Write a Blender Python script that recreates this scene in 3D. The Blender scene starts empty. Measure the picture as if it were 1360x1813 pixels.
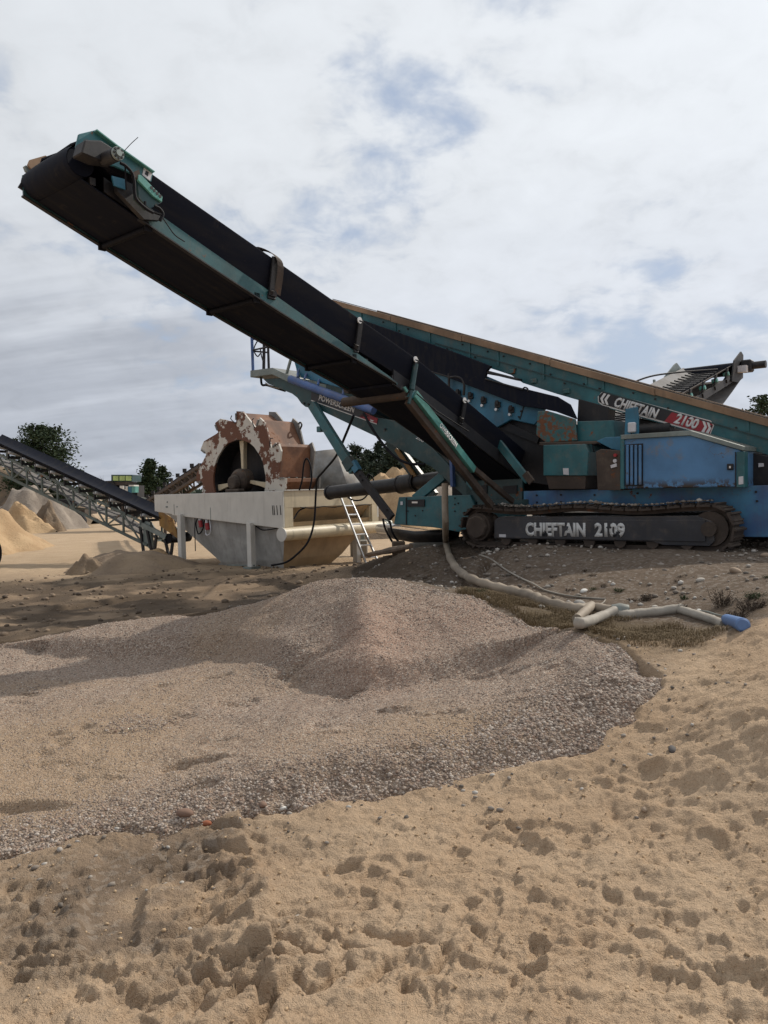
import bpy, bmesh, math, random
import numpy as np
from mathutils import Vector, Matrix
random.seed(7); rng = np.random.default_rng(7)
SC = bpy.context.scene
COL = SC.collection
R = math.radians
# ------------------------------------------------------------------ camera
F, EYE, HZ, ROLL = 1400.0, 1.7, 870.0, 0.027
PIT = math.atan((906.5 - HZ) / F)
cam = bpy.data.cameras.new('camera'); camo = bpy.data.objects.new('camera', cam); COL.objects.link(camo)
cam.sensor_fit = 'HORIZONTAL'; cam.sensor_width = 36; cam.lens = 36 * F / 1360
cam.clip_start = 0.05; cam.clip_end = 3000
fw = Vector((0, math.cos(PIT), -math.sin(PIT))); up = Vector((0, math.sin(PIT), math.cos(PIT))); rt = Vector((1, 0, 0))
rr = rt * math.cos(ROLL) - up * math.sin(ROLL); uu_ = rt * math.sin(ROLL) + up * math.cos(ROLL)
mw = Matrix((rr, uu_, -fw)).transposed().to_4x4(); mw.translation = (0, 0, EYE)
camo.matrix_world = mw
SC.camera = camo
# ------------------------------------------------------------------ sun, sky, exposure
SUN_EL, SUN_AZ = 40.0, 39.0          # azimuth measured from +x towards +y (away from the camera)
sd = Vector((math.cos(R(SUN_EL)) * math.cos(R(SUN_AZ)), math.cos(R(SUN_EL)) * math.sin(R(SUN_AZ)), math.sin(R(SUN_EL))))
sl = bpy.data.lights.new('sun', 'SUN'); sl.energy = 3.4; sl.angle = R(1.2); sl.color = (1, .93, .82)
so = bpy.data.objects.new('sun', sl); COL.objects.link(so)
so.rotation_euler = sd.to_track_quat('Z', 'Y').to_euler()
SC.view_settings.view_transform = 'Standard'; SC.view_settings.look = 'None'
SC.view_settings.exposure = 0; SC.view_settings.gamma = 1; SC.view_settings.use_curve_mapping = False
SC.render.engine = 'CYCLES'
SC.cycles.max_bounces = 6; SC.cycles.diffuse_bounces = 3; SC.cycles.glossy_bounces = 2


class NT:                              # tiny helper for node trees
    def __init__(s, tree): s.t = tree; s.n = tree.nodes; s.l = tree.links
    def add(s, kind, **kw):
        n = s.n.new(kind)
        for k, v in kw.items():
            if k.startswith('i_'):
                k2 = k[2:]; s.set(n.inputs[int(k2) if k2.isdigit() else k2.replace('_', ' ')], v)
            else: setattr(n, k, v)
        return n
    def set(s, sock, v):
        if isinstance(v, bpy.types.NodeSocket): s.l.new(v, sock)
        elif isinstance(v, bpy.types.Node): s.l.new(v.outputs[0], sock)
        else:
            if isinstance(v, (tuple, list)) and len(v) == 3 and sock.type == 'RGBA': v = (*v, 1)
            sock.default_value = v
    def math(s, op, a, b=0.0, clamp=False):
        n = s.add('ShaderNodeMath', operation=op, use_clamp=clamp); s.set(n.inputs[0], a); s.set(n.inputs[1], b); return n.outputs[0]
    def vmath(s, op, a, b=None):
        n = s.add('ShaderNodeVectorMath', operation=op); s.set(n.inputs[0], a)
        if b is not None: s.set(n.inputs[3 if op == 'SCALE' else 1], b)
        return n.outputs['Value'] if op in ('DOT_PRODUCT', 'LENGTH') else n.outputs[0]
    def mix(s, f, a, b, mode='MIX'):
        n = s.add('ShaderNodeMix', data_type='RGBA', blend_type=mode); n.clamp_factor = True
        s.set(n.inputs[0], f); s.set(n.inputs[6], a); s.set(n.inputs[7], b); return n.outputs[2]
    def noise(s, vec, scale, detail=4, rough=.55, dist=0.0, out=0):
        n = s.add('ShaderNodeTexNoise'); s.set(n.inputs['Vector'], vec)
        n.inputs['Scale'].default_value = scale; n.inputs['Detail'].default_value = detail
        n.inputs['Roughness'].default_value = rough; n.inputs['Distortion'].default_value = dist
        return n.outputs[out]
    def vor(s, vec, scale, feature='F1', rand=1.0, out='Distance'):
        n = s.add('ShaderNodeTexVoronoi', feature=feature); s.set(n.inputs['Vector'], vec)
        n.inputs['Scale'].default_value = scale; n.inputs['Randomness'].default_value = rand
        return n.outputs[out]
    def ramp(s, f, stops, interp='LINEAR'):
        n = s.add('ShaderNodeValToRGB'); s.set(n.inputs[0], f); cr = n.color_ramp; cr.interpolation = interp
        while len(cr.elements) < len(stops): cr.elements.new(.5)
        for e, (p, c) in zip(cr.elements, stops):
            e.position = p; e.color = (*c, 1) if isinstance(c, (tuple, list)) else (c, c, c, 1)
        return n.outputs[0]
    def sstep(s, x, a, b):
        n = s.add('ShaderNodeMapRange', interpolation_type='SMOOTHSTEP'); s.set(n.inputs[0], x)
        n.inputs[1].default_value = a; n.inputs[2].default_value = b; return n.outputs[0]


W = bpy.data.worlds.new('World'); SC.world = W; W.use_nodes = True
t = NT(W.node_tree); t.n.clear()
sky = t.add('ShaderNodeTexSky', sky_type='NISHITA'); sky.sun_disc = False
sky.sun_elevation = R(SUN_EL); sky.sun_rotation = R(90 - SUN_AZ); sky.dust_density = 2.0
d = t.vmath('NORMALIZE', t.add('ShaderNodeTexCoord').outputs['Generated'])
sep = t.add('ShaderNodeSeparateXYZ', i_0=d)
zz = t.math('ADD', t.math('MAXIMUM', sep.outputs[2], 0.0), 0.34)
comb = t.add('ShaderNodeCombineXYZ'); t.set(comb.inputs[0], t.math('DIVIDE', sep.outputs[0], zz)); t.set(comb.inputs[1], t.math('DIVIDE', sep.outputs[1], zz))
cv = t.vmath('ADD', comb.outputs[0], (3.45, 1.25, 0.0))
n1 = t.noise(cv, 2.1, 7, .53, .25)                   # broad cloud fields
n2 = t.noise(cv, 12.0, 4, .55, .3)                   # altocumulus ripples
dens = t.math('ADD', t.math('MULTIPLY', n1, .78), t.math('MULTIPLY', n2, .24))
cover = t.sstep(dens, .35, .475)
sunf = t.math('MULTIPLY', t.math('ADD', t.vmath('DOT_PRODUCT', d, tuple(sd)), 1.0), .5)      # brighter round the sun, as thin cloud is
lum = t.math('ADD', t.math('MULTIPLY', t.math('POWER', sunf, 1.6), .40), .57)
tex = t.ramp(t.math('ADD', t.math('MULTIPLY', n1, .55), t.math('MULTIPLY', n2, .45)), [(.32, .85), (.5, .99), (.66, 1.05)])
low = t.sstep(sep.outputs[2], 0.02, 0.42)
str_v = t.add('ShaderNodeMapping', i_Vector=cv); str_v.inputs['Scale'].default_value = (.16, .95, 1)
n3 = t.noise(str_v.outputs[0], 1.7, 4, .55)
band = t.math('MULTIPLY', t.math('SUBTRACT', 1.0, low), t.sstep(n3, .44, .62))                # grey stratus streaks low down
ccol = t.mix(low, (.79, .84, .94), (.91, .95, 1.0))
bd = t.vmath('DOT_PRODUCT', d, tuple(Vector(ray(190, 660)).normalized()) if False else (-.32, .93, .155))
bank_m = t.math('MULTIPLY', t.sstep(bd, .968, .996), t.sstep(t.noise(str_v.outputs[0], 3.0, 5, .6), .36, .58))
ccol = t.mix(t.math('MULTIPLY', bank_m, .8), ccol, (.50, .54, .62))
ccol = t.mix(t.math('MULTIPLY', band, .45), ccol, (.56, .61, .70))
cl = t.vmath('SCALE', ccol, t.math('MULTIPLY', lum, tex))
bl = t.mix(.72, t.vmath('SCALE', sky.outputs[0], .085), (.47, .565, .73))
full = t.mix(cover, bl, cl)
bg = t.add('ShaderNodeBackground', i_Color=full, i_Strength=1.0)
t.l.new(bg.outputs[0], t.add('ShaderNodeOutputWorld').inputs[0])

# ------------------------------------------------------------------ helpers
def ray(px, py):
    dx, dy = px - 680.0, 906.5 - py
    x = (dx * math.cos(ROLL) + dy * math.sin(ROLL)) / F; z = (-dx * math.sin(ROLL) + dy * math.cos(ROLL)) / F
    return np.array([x, math.cos(PIT) + z * math.sin(PIT), -math.sin(PIT) + z * math.cos(PIT)])
CAM = np.array([0, 0, EYE])
def at(px, py, D): r = ray(px, py); return CAM + r * (D / r[1])
def az(px, py, z): r = ray(px, py); return CAM + r * ((z - EYE) / r[2])
TH = R(40)
U = np.array([math.cos(TH), -math.sin(TH), 0]); V = np.array([math.sin(TH), math.cos(TH), 0])   # along the machine / away from its near side
MO = at(845, 937, 11.4); MO[2] = .885
WO = at(500, 870, 17.0); WO[2] = .08
class Frame:
    def __init__(s, o): s.o = np.array(o)
    def side(s, px, py, y):            # pixel -> point on the upright plane at local depth y
        r = ray(px, py); k = (y - np.dot(CAM - s.o, V)) / np.dot(r, V); p = CAM + r * k - s.o
        return float(p @ U), float(p[2])
    def end(s, px, py, x):             # pixel -> point on the upright plane at local x
        r = ray(px, py); k = (x - np.dot(CAM - s.o, U)) / np.dot(r, U); p = CAM + r * k - s.o
        return float(p @ V), float(p[2])
    def w(s, x, y, z): return s.o + U * x + V * y + np.array([0, 0, z])
MF, WF = Frame(MO), Frame(WO)
def S(px, py, y, f=MF):
    a = f.side(px, py, y); return (a[0], y, a[1])
def E_(px, py, x, f=MF):
    a = f.end(px, py, x); return (x, a[0], a[1])
def poly(pts, y, f=MF): return [f.side(a, b, y) for a, b in pts]

def basis(d):
    d = Vector(d).normalized(); a = Vector((0, 0, 1)) if abs(d.z) < .95 else Vector((1, 0, 0))
    s = d.cross(a).normalized(); return d, s, s.cross(d).normalized()
class MB:
    def __init__(s): s.v = []; s.f = []
    def add(s, vs, fs):
        b = len(s.v); s.v += [tuple(map(float, q)) for q in vs]; s.f += [tuple(i + b for i in f) for f in fs]; return s
    def box(s, x0, x1, y0, y1, z0, z1):
        return s.add([(x, y, z) for x in (x0, x1) for y in (y0, y1) for z in (z0, z1)],
                     [(0, 1, 3, 2), (4, 6, 7, 5), (0, 4, 5, 1), (2, 3, 7, 6), (0, 2, 6, 4), (1, 5, 7, 3)])
    def pr(s, pl, y0, y1):             # polygon in local x,z swept along y
        n = len(pl)
        return s.add([(x, y0, z) for x, z in pl] + [(x, y1, z) for x, z in pl],
                     [tuple(range(n)), tuple(range(2 * n - 1, n - 1, -1))] + [(i, i + n, (i + 1) % n + n, (i + 1) % n) for i in range(n)])
    def pe(s, pl, x0, x1):             # polygon in local y,z swept along x
        n = len(pl)
        return s.add([(x0, y, z) for y, z in pl] + [(x1, y, z) for y, z in pl],
                     [tuple(range(n)), tuple(range(2 * n - 1, n - 1, -1))] + [(i, i + n, (i + 1) % n + n, (i + 1) % n) for i in range(n)])
    def bar(s, p0, p1, w, h=None):     # rectangular bar, h measured upright
        h = h or w; p0, p1 = Vector(p0), Vector(p1); d, a, b = basis(p1 - p0)
        q = [p + a * (w / 2 * i) + b * (h / 2 * j) for p in (p0, p1) for i, j in ((-1, -1), (1, -1), (1, 1), (-1, 1))]
        return s.add(q, [(3, 2, 1, 0), (4, 5, 6, 7)] + [(i, (i + 1) % 4, (i + 1) % 4 + 4, i + 4) for i in range(4)])
    def cyl(s, p0, p1, r0, r1=None, n=16):
        r1 = r0 if r1 is None else r1; p0, p1 = Vector(p0), Vector(p1); d, a, b = basis(p1 - p0)
        c = [(math.cos(2 * math.pi * i / n), math.sin(2 * math.pi * i / n)) for i in range(n)]
        q = [p0 + (a * x + b * y) * r0 for x, y in c] + [p1 + (a * x + b * y) * r1 for x, y in c]
        return s.add(q, [tuple(range(n))[::-1], tuple(range(n, 2 * n))] + [(i, (i + 1) % n, (i + 1) % n + n, i + n) for i in range(n)])
    def tube(s, pts, r, n=8):
        pts = [Vector(p) for p in pts]; m = len(pts); q = []; pa = None
        rs = r if isinstance(r, (list, tuple)) else [r] * m
        for i, p in enumerate(pts):
            d = (pts[min(i + 1, m - 1)] - pts[max(i - 1, 0)]).normalized()
            if pa is None: _, pa, _ = basis(d)
            pa = (pa - d * pa.dot(d)).normalized(); b = d.cross(pa)
            q += [p + (pa * math.cos(2 * math.pi * k / n) + b * math.sin(2 * math.pi * k / n)) * rs[i] for k in range(n)]
        fs = [tuple(range(n))[::-1], tuple(range((m - 1) * n, m * n))]
        for i in range(m - 1):
            fs += [(i * n + k, i * n + (k + 1) % n, (i + 1) * n + (k + 1) % n, (i + 1) * n + k) for k in range(n)]
        return s.add(q, fs)
    def sheet(s, rows, th=.0):         # grid of points; th gives it thickness downwards
        m, n = len(rows), len(rows[0]); q = [p for r_ in rows for p in r_]
        fs = [(i * n + j, i * n + j + 1, (i + 1) * n + j + 1, (i + 1) * n + j) for i in range(m - 1) for j in range(n - 1)]
        if th:
            k = len(q); q = q + [(p[0], p[1], p[2] - th) for p in q]
            fs += [tuple(i + k for i in f)[::-1] for f in fs]
            edge = [j for j in range(n)] + [i * n + n - 1 for i in range(1, m)] + [(m - 1) * n + j for j in range(n - 2, -1, -1)] + [i * n for i in range(m - 2, 0, -1)]
            for a, b in zip(edge, edge[1:] + edge[:1]): fs.append((b, a, a + k, b + k))
        return s.add(q, fs)
    def build(s, name, mat, parent=None, smooth=False, bev=0.0, loc=None):
        me = bpy.data.meshes.new(name); me.from_pydata(s.v, [], s.f); me.update()
        bm = bmesh.new(); bm.from_mesh(me); bmesh.ops.recalc_face_normals(bm, faces=bm.faces); bm.to_mesh(me); bm.free()
        return link(name, me, mat, parent, smooth, bev, loc)
def link(name, me, mat, parent=None, smooth=False, bev=0.0, loc=None):
    o = bpy.data.objects.new(name, me); COL.objects.link(o)
    if mat is not None and not me.materials: me.materials.append(mat)
    if smooth:
        me.shade_smooth()
        me.set_sharp_from_angle(angle=R(38))
    if bev:
        b = o.modifiers.new('bevel', 'BEVEL'); b.width = bev; b.segments = 1; b.limit_method = 'ANGLE'; b.angle_limit = R(40)
    if parent: o.parent = parent
    if loc is not None: o.location = loc
    return o
def tag(o, label=None, cat=None, group=None, kind=None):
    for k, v in (('label', label), ('category', cat), ('group', group), ('kind', kind)):
        if v: o[k] = v
    return o
def empty(name, loc, label, cat, rz=0.0, group=None):
    o = bpy.data.objects.new(name, None); COL.objects.link(o); o.location = loc; o.rotation_euler = (0, 0, rz); o.empty_display_size = .2
    return tag(o, label, cat, group)
def dup(o, parent, loc=None, mat4=None):
    c = o.copy(); COL.objects.link(c); c.parent = parent
    if loc is not None: c.location = loc
    if mat4 is not None: c.matrix_local = mat4
    return c
def bez(pts, n=8):                    # Catmull-Rom through points
    P = [np.array(p, float) for p in pts]; P = [2 * P[0] - P[1]] + P + [2 * P[-1] - P[-2]]; out = []
    for i in range(1, len(P) - 2):
        for k in range(n):
            q = k / n; a, b, c, e = P[i - 1], P[i], P[i + 1], P[i + 2]
            out.append(.5 * (2 * b + (c - a) * q + (2 * a - 5 * b + 4 * c - e) * q * q + (3 * b - a - 3 * c + e) * q ** 3))
    return out + [P[-2]]
def text(body, w, h, mat, parent, loc, rot, shear=0.0, name='lettering', bold=.012, depth=.003):
    cu = bpy.data.curves.new('txt', 'FONT'); cu.body = body; cu.size = 1; cu.offset = bold; cu.extrude = .0; cu.resolution_u = 3
    o = bpy.data.objects.new('txt', cu); COL.objects.link(o); bpy.context.view_layer.update()
    me = bpy.data.meshes.new_from_object(o.evaluated_get(bpy.context.evaluated_depsgraph_get()))
    bpy.data.objects.remove(o)
    co = np.array([v.co[:] for v in me.vertices]); lo, hi = co.min(0), co.max(0)
    q = (co - lo) / np.maximum(hi - lo, 1e-6); q[:, 0] *= w; q[:, 1] *= h; q[:, 0] += q[:, 1] * shear; q[:, 2] = 0
    me.vertices.foreach_set('co', q.astype('f').ravel())
    bm = bmesh.new(); bm.from_mesh(me)
    g = bmesh.ops.extrude_face_region(bm, geom=bm.faces[:]); bmesh.ops.translate(bm, verts=[e for e in g['geom'] if isinstance(e, bmesh.types.BMVert)], vec=(0, 0, depth))
    bm.to_mesh(me); bm.free(); me.name = name; me.materials.clear()
    o = link(name, me, mat, parent); o.location = loc; o.rotation_euler = rot; return o

# ------------------------------------------------------------------ materials
def mat_new(name):
    m = bpy.data.materials.new(name); m.use_nodes = True; t = NT(m.node_tree); t.n.clear()
    b = t.add('ShaderNodeBsdfPrincipled'); t.l.new(b.outputs[0], t.add('ShaderNodeOutputMaterial').inputs[0])
    oc = t.add('ShaderNodeTexCoord').outputs['Object']; return m, t, b, oc
RUST = (.115, .045, .02); DUST = (.19, .145, .105)
def paint(name, col, rust=.25, dust=.35, rough=.45, metal=0.0, var=.25, bump=.15, col2=None, grime=.3):
    m, t, b, oc = mat_new(name)
    n = t.noise(oc, 2.2, 6, .6); f = t.noise(oc, 14, 6, .65)
    c = t.mix(t.sstep(n, .35, .68), tuple(x * (1 - var) for x in col), tuple(min(1, x * (1 + var)) for x in (col2 or col)))
    sv = t.add('ShaderNodeMapping', i_Vector=oc); sv.inputs['Scale'].default_value = (9, 9, 1.1)
    c = t.mix(t.math('MULTIPLY', t.sstep(t.noise(sv.outputs[0], 1.0, 5, .6), .5, .8), grime), c, (.07, .058, .046))     # run-down streaks
    if dust:
        g = t.add('ShaderNodeNewGeometry'); nz = t.add('ShaderNodeSeparateXYZ', i_0=g.outputs['Normal']).outputs[2]
        dm = t.math('MULTIPLY', t.sstep(t.math('ADD', t.noise(oc, 5, 6, .65), t.math('MULTIPLY', t.math('MAXIMUM', nz, 0.0), .28)), .5, .78), dust, True)
        c = t.mix(dm, c, DUST)
    if rust:
        hi = .70 - rust * .3
        rm = t.sstep(t.math('ADD', t.math('MULTIPLY', n, .45), t.math('MULTIPLY', f, .55)), hi - .035, hi + .035)
        c = t.mix(rm, c, t.mix(f, tuple(x * .6 for x in RUST), tuple(x * 1.9 for x in RUST)))
        t.set(b.inputs['Roughness'], t.math('ADD', t.math('MULTIPLY', rm, .35), rough))
    else: b.inputs['Roughness'].default_value = rough
    t.set(b.inputs['Base Color'], c); b.inputs['Metallic'].default_value = metal
    t.set(b.inputs['Normal'], t.add('ShaderNodeBump', i_Strength=bump, i_Distance=.01, i_Height=f).outputs[0])
    return m
def plain(name, col, rough=.6, metal=0.0, var=.2, sc=20):
    m, t, b, oc = mat_new(name); n = t.noise(oc, sc, 4, .6)
    t.set(b.inputs['Base Color'], t.mix(n, tuple(x * (1 - var) for x in col), tuple(min(1, x * (1 + var)) for x in col)))
    b.inputs['Roughness'].default_value = rough; b.inputs['Metallic'].default_value = metal
    t.set(b.inputs['Normal'], t.add('ShaderNodeBump', i_Strength=.12, i_Distance=.01, i_Height=n).outputs[0]); return m
M = {}
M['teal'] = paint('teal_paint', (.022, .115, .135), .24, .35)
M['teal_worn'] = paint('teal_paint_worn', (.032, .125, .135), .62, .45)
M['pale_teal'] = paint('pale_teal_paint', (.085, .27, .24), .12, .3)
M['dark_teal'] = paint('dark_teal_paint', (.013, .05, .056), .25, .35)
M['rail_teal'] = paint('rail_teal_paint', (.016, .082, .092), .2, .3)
M['blue'] = paint('blue_paint', (.027, .145, .235), .08, .15)
M['hood'] = paint('light_blue_paint', (.12, .225, .41), .30, .28, .6, var=.16, grime=.35)
def scuffed(name, col):
    m, t, b, oc = mat_new(name); n = t.noise(oc, 1.6, 5, .6); f = t.noise(oc, 11, 6, .7)
    c = t.mix(t.sstep(n, .35, .65), tuple(x * .82 for x in col), tuple(x * 1.12 for x in col))
    c = t.mix(t.math('MULTIPLY', t.sstep(t.noise(oc, 3.4, 6, .68, .8), .56, .68), .5), c, (.20, .17, .13))                       # dull chalky patches
    wv = t.add('ShaderNodeTexVoronoi', feature='DISTANCE_TO_EDGE'); mp = t.add('ShaderNodeMapping', i_Vector=t.vmath('ADD', oc, t.vmath('SCALE', t.noise(oc, 5, 3, .6, 0, 1), .35))); t.set(wv.inputs['Vector'], mp.outputs[0]); wv.inputs['Scale'].default_value = 2.3
    scr = t.math('MULTIPLY', t.math('SUBTRACT', 1.0, t.sstep(wv.outputs['Distance'], .0, .018)), t.sstep(t.noise(oc, 2.1, 3), .52, .62))
    c = t.mix(t.math('MULTIPLY', scr, .7), c, (.10, .07, .045))                                                                   # curved scratches
    z = t.add('ShaderNodeSeparateXYZ', i_0=oc).outputs[2]
    low_ = t.math('MULTIPLY', t.sstep(t.math('ADD', f, t.math('MULTIPLY', n, .3)), .60, .68), t.math('SUBTRACT', 1.0, t.sstep(z, .77, .90)))
    c = t.mix(low_, c, (.045, .03, .02))                                                                                          # rust and caked dirt low down
    c = t.mix(t.sstep(f, .70, .73), c, (.06, .035, .02))
    t.set(b.inputs['Base Color'], c); b.inputs['Roughness'].default_value = .6; t.set(b.inputs['Normal'], t.add('ShaderNodeBump', i_Strength=.12, i_Distance=.01, i_Height=f).outputs[0]); return m
M['hood'] = scuffed('light_blue_paint', (.082, .205, .385))
M['beam'] = paint('chassis_paint', (.075, .18, .40), .26, .3, .6, var=.3, col2=(.05, .18, .30), grime=.45)
M['pipe_blue'] = paint('blue_pipe_paint', (.05, .11, .29), .05, .3)
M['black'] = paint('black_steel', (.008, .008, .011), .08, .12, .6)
M['panel'] = paint('track_panel', (.028, .03, .038), .12, .35, .45)
M['brown'] = paint('rusty_steel', (.058, .042, .033), .3, .35, .8)
M['lip'] = paint('worn_wood_lip', (.25, .165, .105), .1, .45, .85)
M['cream'] = paint('sun_warmed_paint', (.56, .475, .33), .12, .12, .5, var=.08, grime=.4)  # warm sunlight on the tank's end wall is put into this colour
M['tan_stain'] = paint('stained_tank_paint', (.34, .235, .13), .2, .15, .6, var=.15, grime=.3)
M['hull'] = paint('shaded_dirty_hull_paint', (.33, .325, .31), .12, .2, .6, var=.18, grime=.5)  # grey holds both the hull's dirt and its painted-in shade
M['white'] = paint('white_paint', (.57, .55, .505), .06, .1, .5, var=.06, grime=.18)
M['wheelpaint'] = paint('flaking_white_paint', (.56, .53, .48), .62, .05, .55, var=.05)
M['orange_rust'] = paint('orange_rust_steel', (.13, .052, .024), .3, .05, .72, col2=(.17, .075, .036))
M['yellow'] = paint('ochre_paint', (.30, .16, .035), .45, .2)
M['galv'] = paint('galvanised_steel', (.20, .235, .225), .12, .4, .5, .3)
M['grey'] = paint('grey_sheet_steel', (.23, .225, .215), .06, .4, .6, .2, var=.3)
M['lgreen'] = paint('lime_green_paint', (.36, .46, .16), .08, .15)
M['alu'] = plain('aluminium', (.62, .62, .62), .35, .8, .1)
M['rubber'] = plain('black_rubber', (.007, .007, .010), .75); M['rubber'].node_tree.nodes['Principled BSDF'].inputs['Specular IOR Level'].default_value = .2
M['belt'] = plain('belt_rubber', (.0052, .0075, .017), .75, var=.3, sc=6); M['belt'].node_tree.nodes['Principled BSDF'].inputs['Specular IOR Level'].default_value = .18
def beltmat(name):
    m, t, b, oc = mat_new(name); mp = t.add('ShaderNodeMapping', i_Vector=oc); mp.inputs['Scale'].default_value = (9, .5, 2)
    n = t.noise(mp.outputs[0], 1.6, 5, .6); f = t.noise(oc, 7, 5, .65)
    c = t.mix(t.sstep(n, .4, .75), (.0045, .0065, .015), (.014, .014, .018)); c = t.mix(t.math('MULTIPLY', t.sstep(f, .58, .75), .5), c, (.045, .036, .028))
    t.set(b.inputs['Base Color'], c); b.inputs['Roughness'].default_value = .75; b.inputs['Specular IOR Level'].default_value = .18
    t.set(b.inputs['Normal'], t.add('ShaderNodeBump', i_Strength=.15, i_Distance=.01, i_Height=f).outputs[0]); return m
M['belt'] = beltmat('scuffed_belt')
M['beltgrey'] = paint('dusty_belt_rubber', (.19, .19, .195), 0, .3, .85)
M['dirtyrubber'] = paint('dusty_black_pipe', (.008, .008, .010), 0, .12, .55)
M['hose'] = paint('cream_hose', (.30, .245, .185), 0, .35, .7, grime=.3)
M['hosewhite'] = paint('white_hose', (.33, .30, .255), 0, .3, .7, grime=.25)
M['canblue'] = plain('blue_plastic', (.10, .18, .36), .5)
M['whitep'] = plain('white_plastic', (.55, .55, .58), .5)
M['red'] = plain('red_plastic', (.30, .02, .025), .5)
M['letter'] = paint('white_lettering', (.62, .62, .62), 0, .12, .6, var=.06, grime=.15)
M['signblack'] = plain('black_sign_film', (.012, .012, .016), .45)
M['signred'] = plain('red_sign_film', (.26, .012, .022), .45)
M['wood'] = paint('weathered_wood', (.16, .115, .08), 0, .4, .9)
M['bark'] = plain('bark', (.085, .06, .045), .95, var=.45, sc=9)
M['concrete'] = plain('concrete', (.22, .20, .17), .9)
def flaking():
    m, t, b, oc = mat_new('flaking_white_paint'); big = t.noise(oc, 1.5, 3, .5, .5); mid = t.noise(oc, 6, 7, .68); f = t.noise(oc, 30, 4, .6)
    k = t.sstep(t.math('ADD', t.math('MULTIPLY', big, .62), t.math('MULTIPLY', mid, .5)), .555, .575)
    sv = t.add('ShaderNodeMapping', i_Vector=oc); sv.inputs['Scale'].default_value = (7, 7, .9)
    run = t.math('MULTIPLY', t.sstep(t.noise(sv.outputs[0], 1.0, 4), .55, .8), .55)
    c = t.mix(run, t.mix(mid, (.50, .47, .41), (.60, .57, .52)), (.30, .13, .05)); c = t.mix(k, c, t.mix(f, (.075, .028, .016), (.19, .075, .04)))
    t.set(b.inputs['Base Color'], c); b.inputs['Roughness'].default_value = .7
    t.set(b.inputs['Normal'], t.add('ShaderNodeBump', i_Strength=.3, i_Distance=.01, i_Height=t.math('SUBTRACT', 1.0, k)).outputs[0]); return m
M['wheelpaint'] = flaking()
def worn_letter():
    m, t, b, oc = mat_new('worn_white_lettering')
    n = t.noise(oc, 5.5, 3, .5, .4); f = t.sstep(n, .555, .58)
    t.set(b.inputs['Base Color'], t.mix(f, (.55, .55, .54), (.03, .032, .04))); b.inputs['Roughness'].default_value = .6; return m
M['letterworn'] = worn_letter()
def leafmat(name, a, b_):
    m, t, b, oc = mat_new(name); g = t.add('ShaderNodeObjectInfo'); n = t.noise(oc, 3.0, 3)
    ge = t.add('ShaderNodeNewGeometry')
    c = t.mix(t.math('ADD', t.math('MULTIPLY', n, .6), t.math('MULTIPLY', ge.outputs['Random Per Island'], .4)), a, b_)
    t.set(b.inputs['Base Color'], c); b.inputs['Roughness'].default_value = .75; b.inputs['Specular IOR Level'].default_value = .2; return m
M['pine'] = leafmat('pine_needles', (.012, .024, .012), (.045, .065, .028))
M['pine2'] = leafmat('far_pine_needles', (.016, .028, .02), (.045, .06, .036))
M['lattice'] = paint('dull_lattice_paint', (.10, .125, .115), .3, .4, .6)
M['twig'] = plain('bare_twigs', (.085, .065, .055), .95)
M['redbush'] = leafmat('reddish_twigs', (.06, .03, .022), (.13, .065, .045))
M['dry'] = leafmat('dry_grass', (.07, .048, .026), (.23, .165, .09))
M['weed'] = leafmat('green_weed', (.018, .032, .012), (.05, .07, .025))
M['dead'] = leafmat('dead_weed', (.03, .022, .017), (.085, .06, .042))
# ------------------------------------------------------------------ the ground
def hash2(i, j, s):
    h = (i * 374761393 + j * 668265263 + s * 974634777) & 0xffffffff
    h = ((h ^ (h >> 13)) * 1274126177) & 0xffffffff
    return ((h ^ (h >> 16)) & 0xffff) / 65535.0
def vnoise(x, y, s=0):
    xi, yi = np.floor(x).astype(np.int64), np.floor(y).astype(np.int64); fx, fy = x - xi, y - yi
    fx = fx * fx * fx * (fx * (fx * 6 - 15) + 10); fy = fy * fy * fy * (fy * (fy * 6 - 15) + 10)
    a, b, c, d = hash2(xi, yi, s), hash2(xi + 1, yi, s), hash2(xi, yi + 1, s), hash2(xi + 1, yi + 1, s)
    return (a + (b - a) * fx) * (1 - fy) + (c + (d - c) * fx) * fy - .5
def fbm(x, y, sc, o=4, s=0, g=.5):
    r = 0; a = 1
    for k in range(o): r = r + a * vnoise(x * sc + 13.7 * k, y * sc - 7.1 * k, s + k); sc *= 2.03; a *= g
    return r
def smooth(x, a, b): q = np.clip((x - a) / (b - a), 0, 1); return q * q * (3 - 2 * q)
def plz(px, py, z): p = az(px, py, z); return (p[0], p[1], z)
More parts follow.
